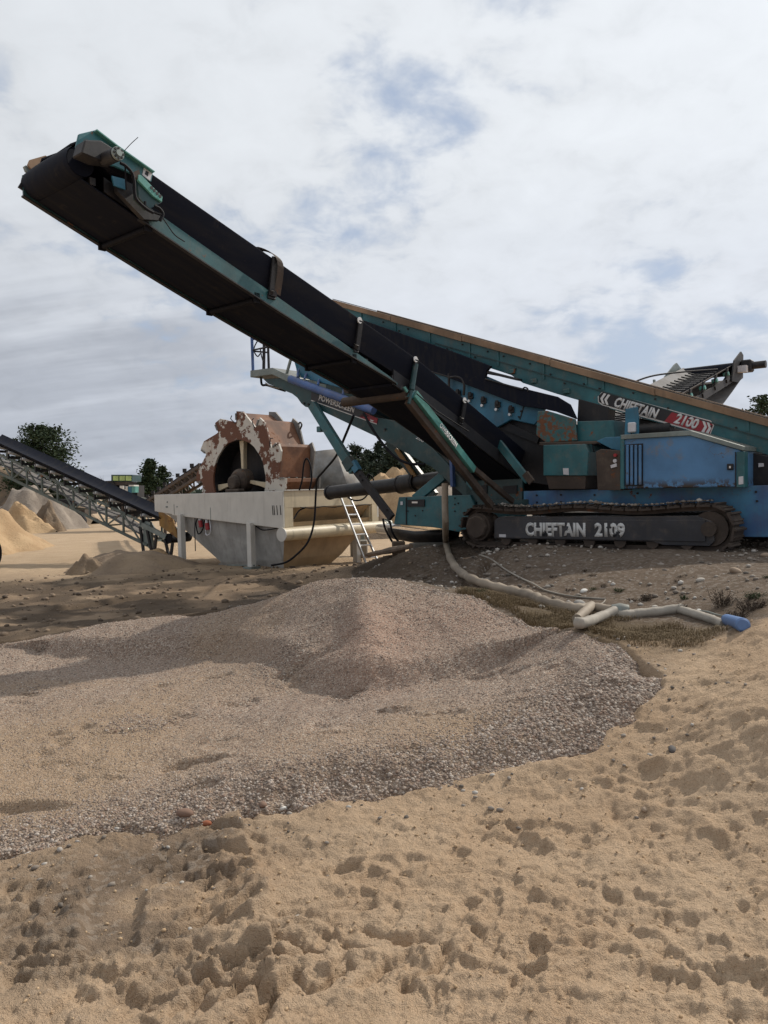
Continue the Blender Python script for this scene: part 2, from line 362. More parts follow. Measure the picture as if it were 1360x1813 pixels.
ctrl = [(0, 1813, 0), (340, 1813, 0), (680, 1813, 0), (1020, 1813, 0), (1360, 1813, .02), (0, 1650, 0), (340, 1650, 0), (680, 1640, .02), (1020, 1640, .05),
        (1360, 1640, .1), (0, 1520, 0), (300, 1500, .02), (560, 1480, .04), (800, 1450, .08), (1020, 1420, .14), (1200, 1400, .22), (1360, 1400, .28),
        (1100, 1320, .30), (1200, 1260, .42), (1360, 1280, .5), (1190, 1215, .5), (1280, 1190, .58), (1360, 1200, .62), (1360, 1108, .78), (1300, 1150, .65),
        (1150, 1135, .55), (1050, 1125, .55), (1250, 1122, .58), (1200, 1092, .58), (1100, 1090, .57), (1000, 1075, .57), (900, 1052, .58),
        (1360, 1060, .74), (1280, 1060, .70), (1150, 1040, .70), (1000, 1030, .70), (860, 1020, .70), (1360, 1005, .86), (1150, 992, .86), (1000, 985, .86), (870, 978, .86),
        (790, 985, .70), (760, 970, .70), (700, 985, .5), (640, 1000, .32), (560, 1015, .16), (480, 1025, .07), (700, 1010, .42), (780, 1015, .58), (650, 1022, .32),
        (640, 975, .08), (560, 985, .08), (445, 1003, .08), (322, 998, .06), (700, 958, .1),
        (0, 1060, 0), (150, 1060, 0), (300, 1050, .02), (420, 1040, .05), (0, 1000, 0), (150, 1000, 0), (0, 950, 0), (150, 950, 0),
        (540, 1037, .75), (640, 1033, .82), (720, 1045, .78), (830, 1066, .72), (1000, 1111, .66), (1100, 1146, .6), (1175, 1195, .52), (440, 1072, .5), (390, 1091, .40),
        (300, 1099, .34), (200, 1107, .29), (100, 1128, .18), (640, 1205, .28), (560, 1190, .29), (470, 1140, .30), (640, 1110, .57), (800, 1185, .36), (950, 1150, .50), (1050, 1152, .56),
        (640, 1300, .2), (300, 1200, .15), (300, 1300, .12), (0, 1200, .1), (0, 1300, .08), (0, 1400, .05), (300, 1400, .1), (500, 1380, .13), (680, 1370, .15),
        (820, 1330, .2), (1000, 1280, .32), (1000, 1220, .40), (850, 1250, .28), (1130, 1215, .48), (390, 1138, .2), (200, 1148, .14), (100, 1155, .11), (560, 1110, .52), (740, 1120, .52)]
cp = [plz(*c) for c in ctrl]
cp += [(-2.5, 9.8, .08), (-1.2, 9.5, .25), (-.3, 9.3, .42), (.5, 9.0, .58), (.5, 14, .2), (1, 16, .12), (2, 16.5, .3), (3, 17, .3), (-.5, 13.5, .12), (6, 14, .85), (9, 10, .9), (5, 18, .4),
       (10, 18, .5), (3.5, 4, .45), (5, 5, .8), (6, 7, .9), (-5, 5, .05), (-6, 8, .05), (-8, 12, 0), (-4, 14, 0), (-8, 18, 0), (-3, 1, 0), (3, 1.4, .05), (0, 0, 0), (3, -2, 0), (-3, -2, 0), (6, 1, .2), (-6, 1, 0)]
for a in (-.8, .6, 2, 3.4, 5):
    for b in (0, 1.3, 2.8): q = MF.w(a, b, 0); cp.append((q[0], q[1], .885))
cp = np.array(cp)
def tps(r2): return np.where(r2 > 1e-9, .5 * r2 * np.log(np.maximum(r2, 1e-12)), 0)
n_ = len(cp); A = np.zeros((n_ + 3, n_ + 3))
A[:n_, :n_] = tps((cp[:, None, 0] - cp[None, :, 0]) ** 2 + (cp[:, None, 1] - cp[None, :, 1]) ** 2) + np.eye(n_) * .02
A[:n_, n_] = 1; A[:n_, n_ + 1:] = cp[:, :2]; A[n_:, :n_] = A[:n_, n_:].T
sol = np.linalg.solve(A, np.concatenate([cp[:, 2], np.zeros(3)]))
def base_h(x, y):
    x = np.atleast_1d(np.asarray(x, float)); y = np.atleast_1d(np.asarray(y, float)); out = np.empty_like(x)
    for i in range(0, len(x), 60000):
        a, b = x[i:i + 60000], y[i:i + 60000]
        a = np.clip(a, -11, 12); b = np.clip(b, -3, 26)
        r2 = (a[:, None] - cp[None, :, 0]) ** 2 + (b[:, None] - cp[None, :, 1]) ** 2
        out[i:i + 60000] = tps(r2) @ sol[:n_] + sol[n_] + sol[n_ + 1] * a + sol[n_ + 2] * b
    far = smooth(np.hypot(x, y), 17, 23) + smooth(np.maximum(np.abs(x) - 8, -y), 0, 4)
    return np.clip(out, -.1, 1.0) * (1 - np.clip(far, 0, 1))
def hit(px, py, f=None):              # where a sight line meets the ground
    r = ray(px, py); k = np.concatenate([np.linspace(1.8, 12, 700), np.linspace(12.02, 70, 900)])
    p = CAM[None] + r[None] * (k / r[1])[:, None]; g = (f or base_h)(p[:, 0], p[:, 1]); b = np.nonzero(p[:, 2] < g)[0]
    i = b[0] if len(b) else len(k) - 1
    return np.array([p[i, 0], p[i, 1], g[i]])
def gz(x, y): return float(base_h([x], [y])[0])
# outline of the gravel, worked out on the ground
gout = [(-260, 1560), (0, 1530), (60, 1520), (140, 1500), (250, 1480), (400, 1468), (520, 1455), (680, 1428), (820, 1395), (960, 1365), (1068, 1335), (1086, 1300), (1140, 1265), (1186, 1228), (1184, 1200)]
gpoly = [hit(*q)[:2] for q in gout]
back = [(1100, 1140, .60), (1000, 1105, .66), (830, 1060, .72), (720, 1038, .78), (640, 1027, .82), (540, 1030, .75), (440, 1066, .5), (390, 1085, .4), (300, 1093, .34), (200, 1101, .29), (90, 1126, .17), (0, 1138, .12), (-260, 1150, .1)]
gpoly += [az(a, b, z)[:2] for a, b, z in back]
gpoly = np.array(gpoly)
def sdist(x, y, P):                   # signed distance to a polygon, inside > 0
    best = np.full(x.shape, 1e9); ins = np.zeros(x.shape, bool); n = len(P)
    for i in range(n):
        a, b = P[i], P[(i + 1) % n]; e = b - a; L = e @ e
        k = np.clip(((x - a[0]) * e[0] + (y - a[1]) * e[1]) / L, 0, 1)
        best = np.minimum(best, np.hypot(x - a[0] - k * e[0], y - a[1] - k * e[1]))
        c = ((a[1] > y) != (b[1] > y)); xx = (b[0] - a[0]) * (y - a[1]) / ((b[1] - a[1]) or 1e-9) + a[0]
        ins ^= c & (x < xx)
    return np.where(ins, best, -best)
def pdist(x, y, P):                   # distance, run length and side along a polyline
    best = np.full(x.shape, 1e9); s_ = np.zeros(x.shape); t_ = np.zeros(x.shape); run = 0
    for a, b in zip(P[:-1], P[1:]):
        e = b - a; L = math.sqrt(e @ e); k = np.clip(((x - a[0]) * e[0] + (y - a[1]) * e[1]) / L ** 2, 0, 1)
        dx, dy = x - a[0] - k * e[0], y - a[1] - k * e[1]; dd = np.hypot(dx, dy); mm = dd < best
        best = np.where(mm, dd, best); s_ = np.where(mm, run + k * L, s_); t_ = np.where(mm, np.sign(e[0] * dy - e[1] * dx) * dd, t_); run += L
    return best, s_, t_
def gnear(x, y, sd_):                 # how much of the loose, coarse near edge of the gravel a point belongs to
    return (1 - smooth(sd_, .1, .75)) * (1 - smooth(y, 4.9, 5.6))
ARC = np.array([hit(*q)[:2] for q in [(90, 1142), (200, 1150), (300, 1143), (400, 1132), (470, 1150), (540, 1186), (620, 1208), (700, 1200), (800, 1180), (870, 1163)]])
SPUR = np.array([hit(*q)[:2] for q in [(638, 1045), (640, 1090), (655, 1140), (650, 1200)]]); DITCH = hit(560, 1150)
def gravel_h(x, y, sd_, b):
    sdn = sd_ + .17 * fbm(x, y, 2.0, 4, 5) + .07 * fbm(x, y, 9, 3, 6)
    rim = -.03 + .045 * smooth(sdn, -.02, .05) + .085 * smooth(sdn, .0, .36) * (1 - smooth(y, 5.0, 6.0)) * (.25 + .75 * smooth(x, -1.4, -.3))
    b = b + .035 * fbm(x, y, 1.1, 4, 11) + .02 * fbm(x, y, 5, 3, 21) + .007 * fbm(x, y, 22, 3, 25)
    dd, s_, t_ = pdist(x, y, ARC); front = smooth(-t_, -.12, .14)
    b = b - .085 * front * np.exp(-np.maximum(dd - .1, 0) / .55) + .05 * (1 - front) * np.exp(-(dd / .3) ** 2)
    dd, s_, t_ = pdist(x, y, SPUR); b = b + .075 * np.exp(-(t_ / .16) ** 2) * (dd < .6) * smooth(s_, 0, .3) - .05 * np.exp(-((x - DITCH[0]) / .28) ** 2 - ((y - DITCH[1]) / .45) ** 2)
    dents = np.maximum(fbm(x, y * 2.2, 2.7, 3, 31) - .30, 0) * (y < 6.8) * smooth(sd_, .1, .4)
    return b + rim - .15 * dents
TR = [  # tyre paths: pixels, half width, lug spacing, depth
    ([(560, 1800), (800, 1765), (1080, 1740), (1420, 1735)], .22, .17, .035),
    ([(470, 1560), (700, 1600), (960, 1650), (1200, 1700), (1420, 1745)], .24, .19, .042),
    ([(640, 1480), (840, 1520), (1050, 1580), (1250, 1640), (1450, 1700)], .22, .18, .04),
    ([(800, 1425), (980, 1445), (1150, 1490), (1300, 1545), (1450, 1590)], .2, .18, .035),
    ([(960, 1400), (1090, 1380), (1240, 1400), (1300, 1440)], .14, .16, .03),
    ([(-60, 1790), (200, 1765), (420, 1730), (700, 1690)], .2, .16, .035),
    ([(-60, 1640), (60, 1610), (120, 1560), (150, 1500)], .16, .16, .045),
    ([(330, 1790), (330, 1660), (345, 1560), (340, 1480), (330, 1420)], .30, .19, .04)]
TRW = [(np.array([hit(*q)[:2] for q in P]), a, b, c) for P, a, b, c in TR]
TRW = [(np.array(bez([(*q, 0) for q in P], 3))[:, :2], a, b, c) for P, a, b, c in TRW]
RUTW = np.array([hit(*q)[:2] for q in [(430, 1475), (455, 1530), (478, 1590), (480, 1650)]])
CRACK = np.array([hit(*q)[:2] for q in [(868, 985), (850, 1005), (838, 1022), (832, 1030)]])
PKR = [(345,455,60),(460,465,50),(130,585,90),(270,555,70),(330,630,120),(530,520,110),(680,495,80),(590,580,60),(500,655,60),(720,655,60),(830,405,70),(905,400,40),(905,460,80),(1020,465,120),(1090,420,50),(860,335,110),(870,285,70),(950,240,100),(1050,290,110),(1060,350,120),(780,290,70),(700,300,40),(980,520,70),(1170,485,90),(200,670,120),(640,715,240),(820,745,110),(560,775,160),(460,855,160),(350,835,100),(700,800,60),(930,690,80),(1040,750,120),(930,610,90),(810,680,60),(1210,655,60),(1290,715,60),(1320,640,90),(940,830,110),(1020,880,90),(850,900,110),(930,945,120),(1130,945,130),(1060,975,90),(1260,930,190),(1190,850,80),(1330,965,60),(30,940,60),(130,945,50),(220,945,60),(310,945,110),(430,960,90),(520,945,100),(560,870,60),(650,925,120),(110,1030,90),(210,1030,50),(310,1065,100),(410,1080,60),(640,1090,60),(1130,1085,260),(1230,1075,60),(820,1080,50),(480,990,50),(80,830,60),(200,765,60),(60,750,40),(300,720,50),(400,700,40),(1250,450,50),(1330,400,60),(1340,130,70),(1340,50,90),(940,95,110),(1210,375,60)]
PKL = [(60,340,60),(160,345,50),(290,300,60),(270,370,70),(25,405,60),(125,420,40),(240,430,60),(120,510,80),(240,540,70),(390,540,60),(410,585,50),(330,580,50),(550,560,80),(640,575,60),(730,560,90),(810,575,70),(910,570,80),(480,600,40),(170,570,80),(70,570,40),(700,640,80),(560,720,140),(300,720,80),(130,690,120),(460,690,60),(850,480,60),(800,400,120),(760,340,110),(720,300,120),(1080,570,60),(1190,600,60),(1280,600,100),(1220,380,80),(1200,290,120),(1310,380,60),(1340,310,60),(1140,650,60),(900,650,90),(1080,690,60),(650,780,80),(780,800,60)]
_r = random.Random(12); POCK = []
for lst, ox, oy in ((PKR, 680, 1240), (PKL, 0, 1400)):
    for a, b, l in lst:
        px, py, l = ox + a / 2, oy + b / 2, l / 2 * 1.12; sl = _r.uniform(.06, .30) if ox else _r.uniform(-.3, .3)
        q0, q1 = hit(px - l / 2, py - l / 2 * sl), hit(px + l / 2, py + l / 2 * sl); c = (q0 + q1) / 2; e = (q1 - q0)[:2]; L = math.hypot(*e)
        POCK.append((c[0], c[1], e / L, L, _r.uniform(.20, .34) * (1 if ox else .6), _r.uniform(.010, .021) * (1 if ox else 1.3)))
for a0, b0, a1, b1 in [(640, 470, 880, 365), (690, 410, 870, 310), (720, 360, 880, 285), (760, 480, 905, 400), (600, 520, 760, 450), (60, 640, 330, 590), (180, 690, 420, 640), (300, 740, 640, 660), (520, 720, 800, 610), (20, 690, 160, 660)]:
    q0, q1 = hit(a0 / 2, 1400 + b0 / 2), hit(a1 / 2, 1400 + b1 / 2); c = (q0 + q1) / 2; e = (q1 - q0)[:2]; L = math.hypot(*e)
    POCK.append((c[0], c[1], e / L, L * 1.15, .10, .026))
def pockets(x, y):
    out = np.zeros_like(x); m0 = y < 6.5; xs, ys = x[m0], y[m0]; o = np.zeros_like(xs)
    wx, wy = .03 * fbm(xs, ys, 6, 4, 171, .6), .034 * fbm(xs, ys, 8, 5, 172, .68); wm = np.clip(1 + 1.3 * fbm(xs, ys, 8, 3, 173), .4, 1.4)
    for cx, cy, e, L, wd, dp in POCK:
        k = np.nonzero((np.abs(xs - cx) < L + .2) & (np.abs(ys - cy) < L * .6 + .25))[0]
        if not len(k): continue
        dx, dy = xs[k] - cx + wx[k], ys[k] - cy + wy[k]; s_ = dx * e[0] + dy * e[1]; t_ = -dx * e[1] + dy * e[0]     # t grows away from the camera
        end = (1 - smooth(np.abs(s_), L * .40, L * .56)) * wm[k]
        cliff = 1 - smooth(t_, -.006, .012); ramp = np.clip((t_ + wd) / (wd - .01), 0, 1)
        o[k] += end * (-dp * cliff * ramp + .42 * dp * np.exp(-((t_ - .022) / .022) ** 2))
    out[m0] = o; return out
PLATE = np.array([hit(*q)[:2] for q in [(172, 1512), (248, 1516), (256, 1600), (250, 1688), (140, 1690), (150, 1600)]])
TREAD = np.array([hit(*q)[:2] for q in [(-60, 1752), (120, 1735), (300, 1712), (420, 1690), (520, 1668)]])
YRUT = [np.array([hit(*q)[:2] for q in P]) for P in ([(-20, 1062), (150, 1040), (300, 1022), (440, 1018)], [(-20, 1040), (140, 1022), (280, 1010)], [(60, 1085), (230, 1062), (380, 1046), (470, 1036)])]
def sand_detail(x, y):
    near = 1 - smooth(y, 4.2, 7.5)
    h = .04 * fbm(x, y, .8, 3, 40) + .012 * fbm(x, y, 3.1, 3, 45) + .007 * fbm(x, y, 13, 4, 50, .65) * (.35 + .65 * near)
    for ti, (P, hw, sp, dep) in enumerate(TRW):
        wob = .05 * fbm(x, y, 5, 3, 60)
        dd, s_, t_ = pdist(x, y, P); t2 = t_ + wob; m = 1 - smooth(np.abs(t2), hw * .85, hw * 1.15)
        if not (m > 0).any(): continue
        ph = (s_ + wob * .8) / sp + np.abs(t2) / sp * .9 + .5 * (t2 > 0)
        saw = ph - np.floor(ph)
        pock = smooth(saw, .08, .13) * (1 - smooth(saw, .30, .58)) * smooth(np.abs(t2), .03, .06)
        am = np.clip(.7 + 2.2 * fbm(x, y, 2.2, 3, 70), .0, 1.5)
        h = h - m * dep * (pock * 1.15 + .12) * am * (.85 if ti >= 5 else .15) + .008 * np.exp(-((np.abs(t2) - hw * 1.12) / .05) ** 2) * am
    zone = (1 - smooth(y, 4.6, 6.2))
    for k, (sc_, am_) in enumerate(((1.6, .008), (3.6, .007), (7.0, .005))):
        nn = fbm(x * .75, y * 1.25, sc_, 4, 140 + 7 * k, .55)
        h = h + zone * am_ * (smooth(nn, -.012, .012) + smooth(nn, .16, .185) + smooth(nn, -.2, -.175) - 1.4 - 1.7 * nn)
    for k, (wl, am_, ax) in enumerate(((.21, .014, .42), (.12, .008, .28))):
        p = (y + ax * x) / wl + 1.5 * fbm(x, y, 1.7 + k, 4, 180 + k, .55) + .35 * fbm(x, y, 14, 3, 190 + k); q = p - np.floor(p)
        mk = np.clip(.25 + 2.6 * fbm(x, y * 1.6, 2.4 + k, 3, 195 + k), 0, 1.3) * smooth(x, -.9, -.2) * zone
        h = h + am_ * mk * (smooth(q, 0, .09) - q)
    h = h + .0055 * fbm(x, y, 34, 3, 160, .7) * zone + pockets(x, y)
    pm = smooth(sdist(x, y, PLATE) + .03 * fbm(x, y, 8, 3, 230), -.02, .05); h = h * (1 - .75 * pm) - .022 * pm          # smooth print of a tyre wall
    dd, s_, t_ = pdist(x, y, TREAD); wv = t_ + .012 * fbm(x, y, 6, 3, 235); m = (1 - smooth(np.abs(wv), .20, .25)) * np.clip(.75 + 1.6 * fbm(x, y, 3, 3, 236), .1, 1.2)
    cut = smooth(np.abs(((s_ + wv * .8) / .11) % 1 - .5), .30, .42)
    h = h - .012 * m + m * .011 * np.tanh(3.0 * np.sin(wv * 2 * math.pi / .095)) * (1 - .8 * cut)
    mid = smooth(y, 7.5, 10) * (1 - smooth(y, 20, 26)) * (1 - smooth(x, -.5, 1.5))
    h = h + mid * (.03 * fbm(x, y, 1.6, 4, 210) + .022 * fbm(x, y, 5, 4, 215, .6))
    for P in YRUT:
        dd, s_, t_ = pdist(x, y, P); h = h - mid * (.05 * np.exp(-((dd - .02) / .16) ** 2) - .025 * np.exp(-((dd - .34) / .12) ** 2)) * np.clip(.8 + 1.5 * fbm(x, y, 2, 3, 220), 0, 1.4)
    dd, s_, t_ = pdist(x, y, RUTW)
    dd = dd + .05 * fbm(x, y, 5, 4, 240); t_ = t_ + .09 * fbm(x, y, 4, 5, 241, .6); h = h + .055 * smooth(-t_, -.02, .05) * np.exp(-(dd / .17) ** 2) * (np.abs(t_) < .8) * (dd < 1)
    dd, s_, t_ = pdist(x, y, CRACK); h = h - .16 * np.exp(-(dd / .09) ** 2)
    return h
RS = .0030; ang = np.radians(np.linspace(-34, 34, 470)); rows = [1.9]
while rows[-1] < 30: rows.append(rows[-1] * (1 + RS * (1 if rows[-1] < 12 else 2.2)))
rows = np.array(rows)
rows_all = np.concatenate([rows, np.geomspace(31, 2600, 60)])
def fan(angs, rws): r, a = np.meshgrid(rws, angs, indexing='ij'); return (r * np.sin(a)).ravel(), (r * np.cos(a)).ravel()
def grid_mesh(name, x, y, z, m, n, keep=None):
    i, j = np.meshgrid(np.arange(m - 1), np.arange(n - 1), indexing='ij'); a = (i * n + j).ravel()
    q = np.stack([a, a + 1, a + n + 1, a + n], 1)
    if keep is not None:
        q = q[keep[q].any(1)]; us, inv = np.unique(q, return_inverse=True); q = inv.reshape(-1, 4); x, y, z = x[us], y[us], z[us]
    else: us = None
    me = bpy.data.meshes.new(name); me.vertices.add(len(x)); me.vertices.foreach_set('co', np.stack([x, y, z], 1).astype('f').ravel())
    me.loops.add(q.size); me.loops.foreach_set('vertex_index', q.ravel().astype('i'))
    me.polygons.add(len(q)); me.polygons.foreach_set('loop_start', (np.arange(len(q)) * 4).astype('i')); me.polygons.foreach_set('loop_total', np.full(len(q), 4, 'i'))
    me.update(calc_edges=True); me.validate(); me.shade_smooth(); return me, us
def attr(me, name, val): a = me.attributes.new(name, 'FLOAT', 'POINT'); a.data.foreach_set('value', np.asarray(val, 'f'))
def attrc(me, name, r, g, b): a = me.attributes.new(name, 'FLOAT_COLOR', 'POINT'); a.data.foreach_set('color', np.stack([r, g, b, np.ones_like(r)], 1).astype('f').ravel())
def blob(x, y, px, py, rx, ry):       # a soft patch round the ground point seen at a pixel
    q = hit(px, py); return np.exp(-((x - q[0]) / rx) ** 2 - ((y - q[1]) / ry) ** 2)

gx, gy = fan(ang, rows_all)
bh = base_h(gx, gy)
sdg = sdist(gx, gy, gpoly)
inmask = smooth(sdg, .02, .14)
fade = 1 - smooth(np.hypot(gx, gy), 22, 32)
h = bh + sand_detail(gx, gy) * fade * (1 - inmask) - .20 * inmask
far = np.hypot(gx, gy)
h += (1 - fade) * (.25 * fbm(gx, gy, .05, 3, 80)) - .0 * far
me, _ = grid_mesh('ground', gx, gy, h, len(rows_all), len(ang))
# what lies where: darker ground, stony made ground, dead grass
hol = np.array([hit(*q)[:2] for q in [(800, 1055), (860, 1048), (960, 1078), (1060, 1095), (1190, 1100), (1290, 1120), (1240, 1150), (1120, 1150), (1000, 1115), (900, 1085)]])
grassm = smooth(sdist(gx, gy, hol) + .3 * fbm(gx, gy, 2.5, 4, 91), -.2, .25)
bank = np.array([MF.w(-4.2, -1.2, 0)[:2], MF.w(-2.2, -2.9, 0)[:2], hit(760, 1060)[:2], hit(1000, 1120)[:2], hit(1150, 1165)[:2], hit(1250, 1150)[:2], hit(1330, 1122)[:2], hit(1400, 1085)[:2], MF.w(7, -2, 0)[:2], MF.w(8, 4, 0)[:2], MF.w(-3.4, 4, 0)[:2]])
stony = smooth(sdist(gx, gy, bank) + .5 * fbm(gx, gy, 1.3, 4, 95), -.3, .3)
dirt = np.clip(.95 * smooth(gy, 7.6, 9.0) * (1 - smooth(gy, 16.0, 19.5)) * (1 - smooth(gx, -.2, 1.2)) + 1.1 * blob(gx, gy, 210, 1040, 2.2, 1.2) + .9 * blob(gx, gy, 60, 1075, 2, .9) + .8 * blob(gx, gy, 420, 1028, 1.4, 1.0) + .7 * blob(gx, gy, 380, 1000, 1.6, 1.2), 0, 1)
dirt = np.clip(dirt * np.clip(.98 + .9 * fbm(gx, gy, 1.4, 4, 99), .55, 1.1) + .55 * smooth(blob(gx, gy, 1320, 1085, .5, .5), .2, .9), 0, 1)
yard = smooth(gy, 15, 20) * (1 - smooth(gx, -1.5, 3))
mixs = np.clip(.85 * blob(gx, gy, 150, 1600, .75, .75) + .6 * blob(gx, gy, 330, 1560, .4, .6), 0, 1) * np.clip(.9 + 1.5 * fbm(gx, gy, 3, 3, 97), 0, 1)
attrc(me, 'what', dirt, np.clip(stony + .85 * mixs, 0, 1), grassm); attr(me, 'yard', yard)
m, t, b, oc = mat_new('sand_ground')
wa = t.add('ShaderNodeAttribute', attribute_name='what'); ws = t.add('ShaderNodeSeparateColor', i_0=wa.outputs['Color'])
n = t.noise(oc, 1.3, 7, .6); n2_ = t.noise(oc, 9, 6, .65); gr = t.noise(oc, 240, 2, .6); sp = t.vor(oc, 75)
c = t.mix(t.sstep(n, .3, .7), (.45, .310, .198), (.53, .385, .258))
c = t.mix(t.math('MULTIPLY', t.sstep(n2_, .5, .75), .4), c, (.27, .175, .10))
c = t.mix(t.math('MULTIPLY', t.sstep(gr, .42, .72), .38), c, (.55, .43, .30))
c = t.mix(t.math('MULTIPLY', t.sstep(t.noise(oc, 150, 2), .55, .7), .45), c, (.17, .115, .075))
st = t.mix(t.sstep(n2_, .35, .65), (.105, .078, .058), (.165, .125, .095))
st = t.mix(t.math('MULTIPLY', t.sstep(t.vor(oc, 34, out='Color'), .62, .8), .6), st, (.27, .235, .20))
c = t.mix(t.math('MULTIPLY', ws.outputs[1], .93), c, st)
c = t.mix(t.math('MULTIPLY', ws.outputs[0], .92), c, t.mix(n2_, (.05, .036, .026), (.11, .08, .055)))
c = t.mix(t.math('MULTIPLY', ws.outputs[2], .75), c, t.mix(n2_, (.05, .036, .02), (.16, .115, .06)))
ya = t.add('ShaderNodeAttribute', attribute_name='yard').outputs['Fac']
c = t.mix(t.math('MULTIPLY', ya, .8), c, t.mix(n, (.36, .255, .155), (.50, .38, .26)))
t.set(b.inputs['Base Color'], c); b.inputs['Roughness'].default_value = .95; b.inputs['Specular IOR Level'].default_value = .15
hh = t.math('ADD', t.math('MULTIPLY', gr, .35), t.math('ADD', t.math('MULTIPLY', t.noise(oc, 60, 4, .6), .9), t.math('MULTIPLY', n2_, .6)))
t.set(b.inputs['Normal'], t.add('ShaderNodeBump', i_Strength=1.0, i_Distance=.018, i_Height=hh).outputs[0])
M['sand'] = m
tag(link('ground', me, m), kind='structure')
# rest of the plain, round and behind the camera (butts on to the fan's edges)
mb = MB(); a2 = np.radians(np.linspace(34, 326, 40)); rw = [1.9, 4, 8, 14, 22, 60, 300, 2600]
mb.sheet([[(r_ * math.sin(a), r_ * math.cos(a), gz(r_ * math.sin(a), r_ * math.cos(a)) if r_ < 30 else 0.0) for a in a2] for r_ in rw])
k0 = len(mb.v); mb.v.append((0, 0, 0)); full = [(1.9 * math.sin(a), 1.9 * math.cos(a), gz(1.9 * math.sin(a), 1.9 * math.cos(a))) for a in np.radians(np.linspace(0, 360, 60))]
mb.v += full; mb.f += [(k0, k0 + 1 + i, k0 + 2 + i) for i in range(59)]
tag(mb.build('surrounding_ground', m, smooth=True), kind='structure')

# the gravel heap: its own skin of fine gravel with loose pebbles on it
gm = (sdg > -.10) & (gy < 12)
g2 = gravel_h(gx, gy, sdg, bh)
gme, us = grid_mesh('gravel', gx, gy, g2, len(rows_all), len(ang), gm)
sx, sy, ss = gx[us], gy[us], sdg[us]
nearw = gnear(sx, sy, ss)
coarse = np.clip(nearw + .5 * smooth(fbm(sx, sy, 1.1, 3, 120), .05, .35) + .6 * (1 - smooth(ss, .0, .25)) * (sy < 8), 0, 1)
attr(gme, 'coarse', coarse); attr(gme, 'dens', np.clip(smooth(ss, -.06, .05) * (.35 + .65 * coarse) * np.clip((6.0 / np.maximum(sy, 3.5)) ** 1.2, .25, 1.3), 0, 1.5))
attr(gme, 'psize', (.0027 + .0036 * coarse ** 1.5) * np.clip(sy / 5.0, .8, 1.6))
attr(gme, 'sandy', np.clip(1.2 * blob(sx, sy, 20, 1350, .9, 1.2) + .9 * blob(sx, sy, 900, 1310, .5, .25) + .8 * blob(sx, sy, 60, 1215, .8, .25) + .5 * smooth(fbm(sx, sy, .7, 3, 130), .1, .4), 0, 1))
attr(gme, 'sunlit_pink', np.clip(blob(sx, sy, 670, 1150, .35, .7) + .6 * blob(sx, sy, 860, 1090, .8, .5), 0, 1))  # pink tint; on the spur it paints the sunlit side into the colour
STONES = [(0, (.10, .082, .07)), (.22, (.20, .155, .125)), (.42, (.30, .24, .19)), (.58, (.28, .18, .13)), (.72, (.38, .315, .255)), (.88, (.44, .375, .315)), (1, (.56, .50, .43))]
m, t, b, oc = mat_new('fine_gravel')
vc = t.add('ShaderNodeTexVoronoi', feature='F1'); t.set(vc.inputs['Vector'], oc); vc.inputs['Scale'].default_value = 95
v2 = t.add('ShaderNodeTexVoronoi', feature='F1'); t.set(v2.inputs['Vector'], oc); v2.inputs['Scale'].default_value = 46
rnd = t.add('ShaderNodeSeparateColor', i_0=vc.outputs['Color']).outputs[0]; rn2 = t.add('ShaderNodeSeparateColor', i_0=v2.outputs['Color']).outputs[0]
co = t.add('ShaderNodeAttribute', attribute_name='coarse').outputs['Fac']
c = t.mix(co, t.ramp(rnd, STONES), t.ramp(rn2, STONES))
c = t.mix(.30, c, (.29, .195, .135))
c = t.mix(t.math('MULTIPLY', t.sstep(t.noise(oc, 1.2, 5, .6), .45, .7), .3), c, (.16, .115, .09))
c = t.mix(t.math('MULTIPLY', t.add('ShaderNodeAttribute', attribute_name='sandy').outputs['Fac'], .6), c, (.33, .23, .14))
c = t.mix(t.math('MULTIPLY', t.add('ShaderNodeAttribute', attribute_name='sunlit_pink').outputs['Fac'], .4), c, (.34, .205, .15))
t.set(b.inputs['Base Color'], c); b.inputs['Roughness'].default_value = .9; b.inputs['Specular IOR Level'].default_value = .2
hh = t.math('SUBTRACT', 1.0, t.math('ADD', t.math('MULTIPLY', vc.outputs['Distance'], .6), t.math('MULTIPLY', v2.outputs['Distance'], .6)))
t.set(b.inputs['Normal'], t.add('ShaderNodeBump', i_Strength=.9, i_Distance=.012, i_Height=hh).outputs[0])
M['gravel'] = m
m, t, b, oc = mat_new('pebbles')
rd = t.add('ShaderNodeObjectInfo').outputs['Random']; c = t.ramp(rd, STONES)
c = t.mix(t.math('MULTIPLY', t.noise(oc, 120, 3), .5), c, (.21, .14, .10))
t.set(b.inputs['Base Color'], c); b.inputs['Roughness'].default_value = .8
M['pebble'] = m
gobj = tag(link('gravel', gme, M['gravel']), kind='stuff')

def pebble_mesh(name, seed, sub=2, flat=.72, rough=.22):
    bm = bmesh.new(); bmesh.ops.create_icosphere(bm, subdivisions=sub, radius=1.0); r_ = random.Random(seed)
    dirs = [(Vector((r_.gauss(0, 1), r_.gauss(0, 1), r_.gauss(0, 1))).normalized(), r_.uniform(-rough, rough)) for _ in range(7)]
    sx_, sy_ = r_.uniform(.85, 1.3), r_.uniform(.7, 1.0)
    for v in bm.verts:
        d_ = v.co.normalized(); k = 1 + sum(a * max(0, d_.dot(q)) ** 2 for q, a in dirs); v.co = Vector((d_.x * sx_ * k, d_.y * sy_ * k, d_.z * flat * k))
    me_ = bpy.data.meshes.new(name); bm.to_mesh(me_); bm.free(); me_.shade_smooth(); return me_
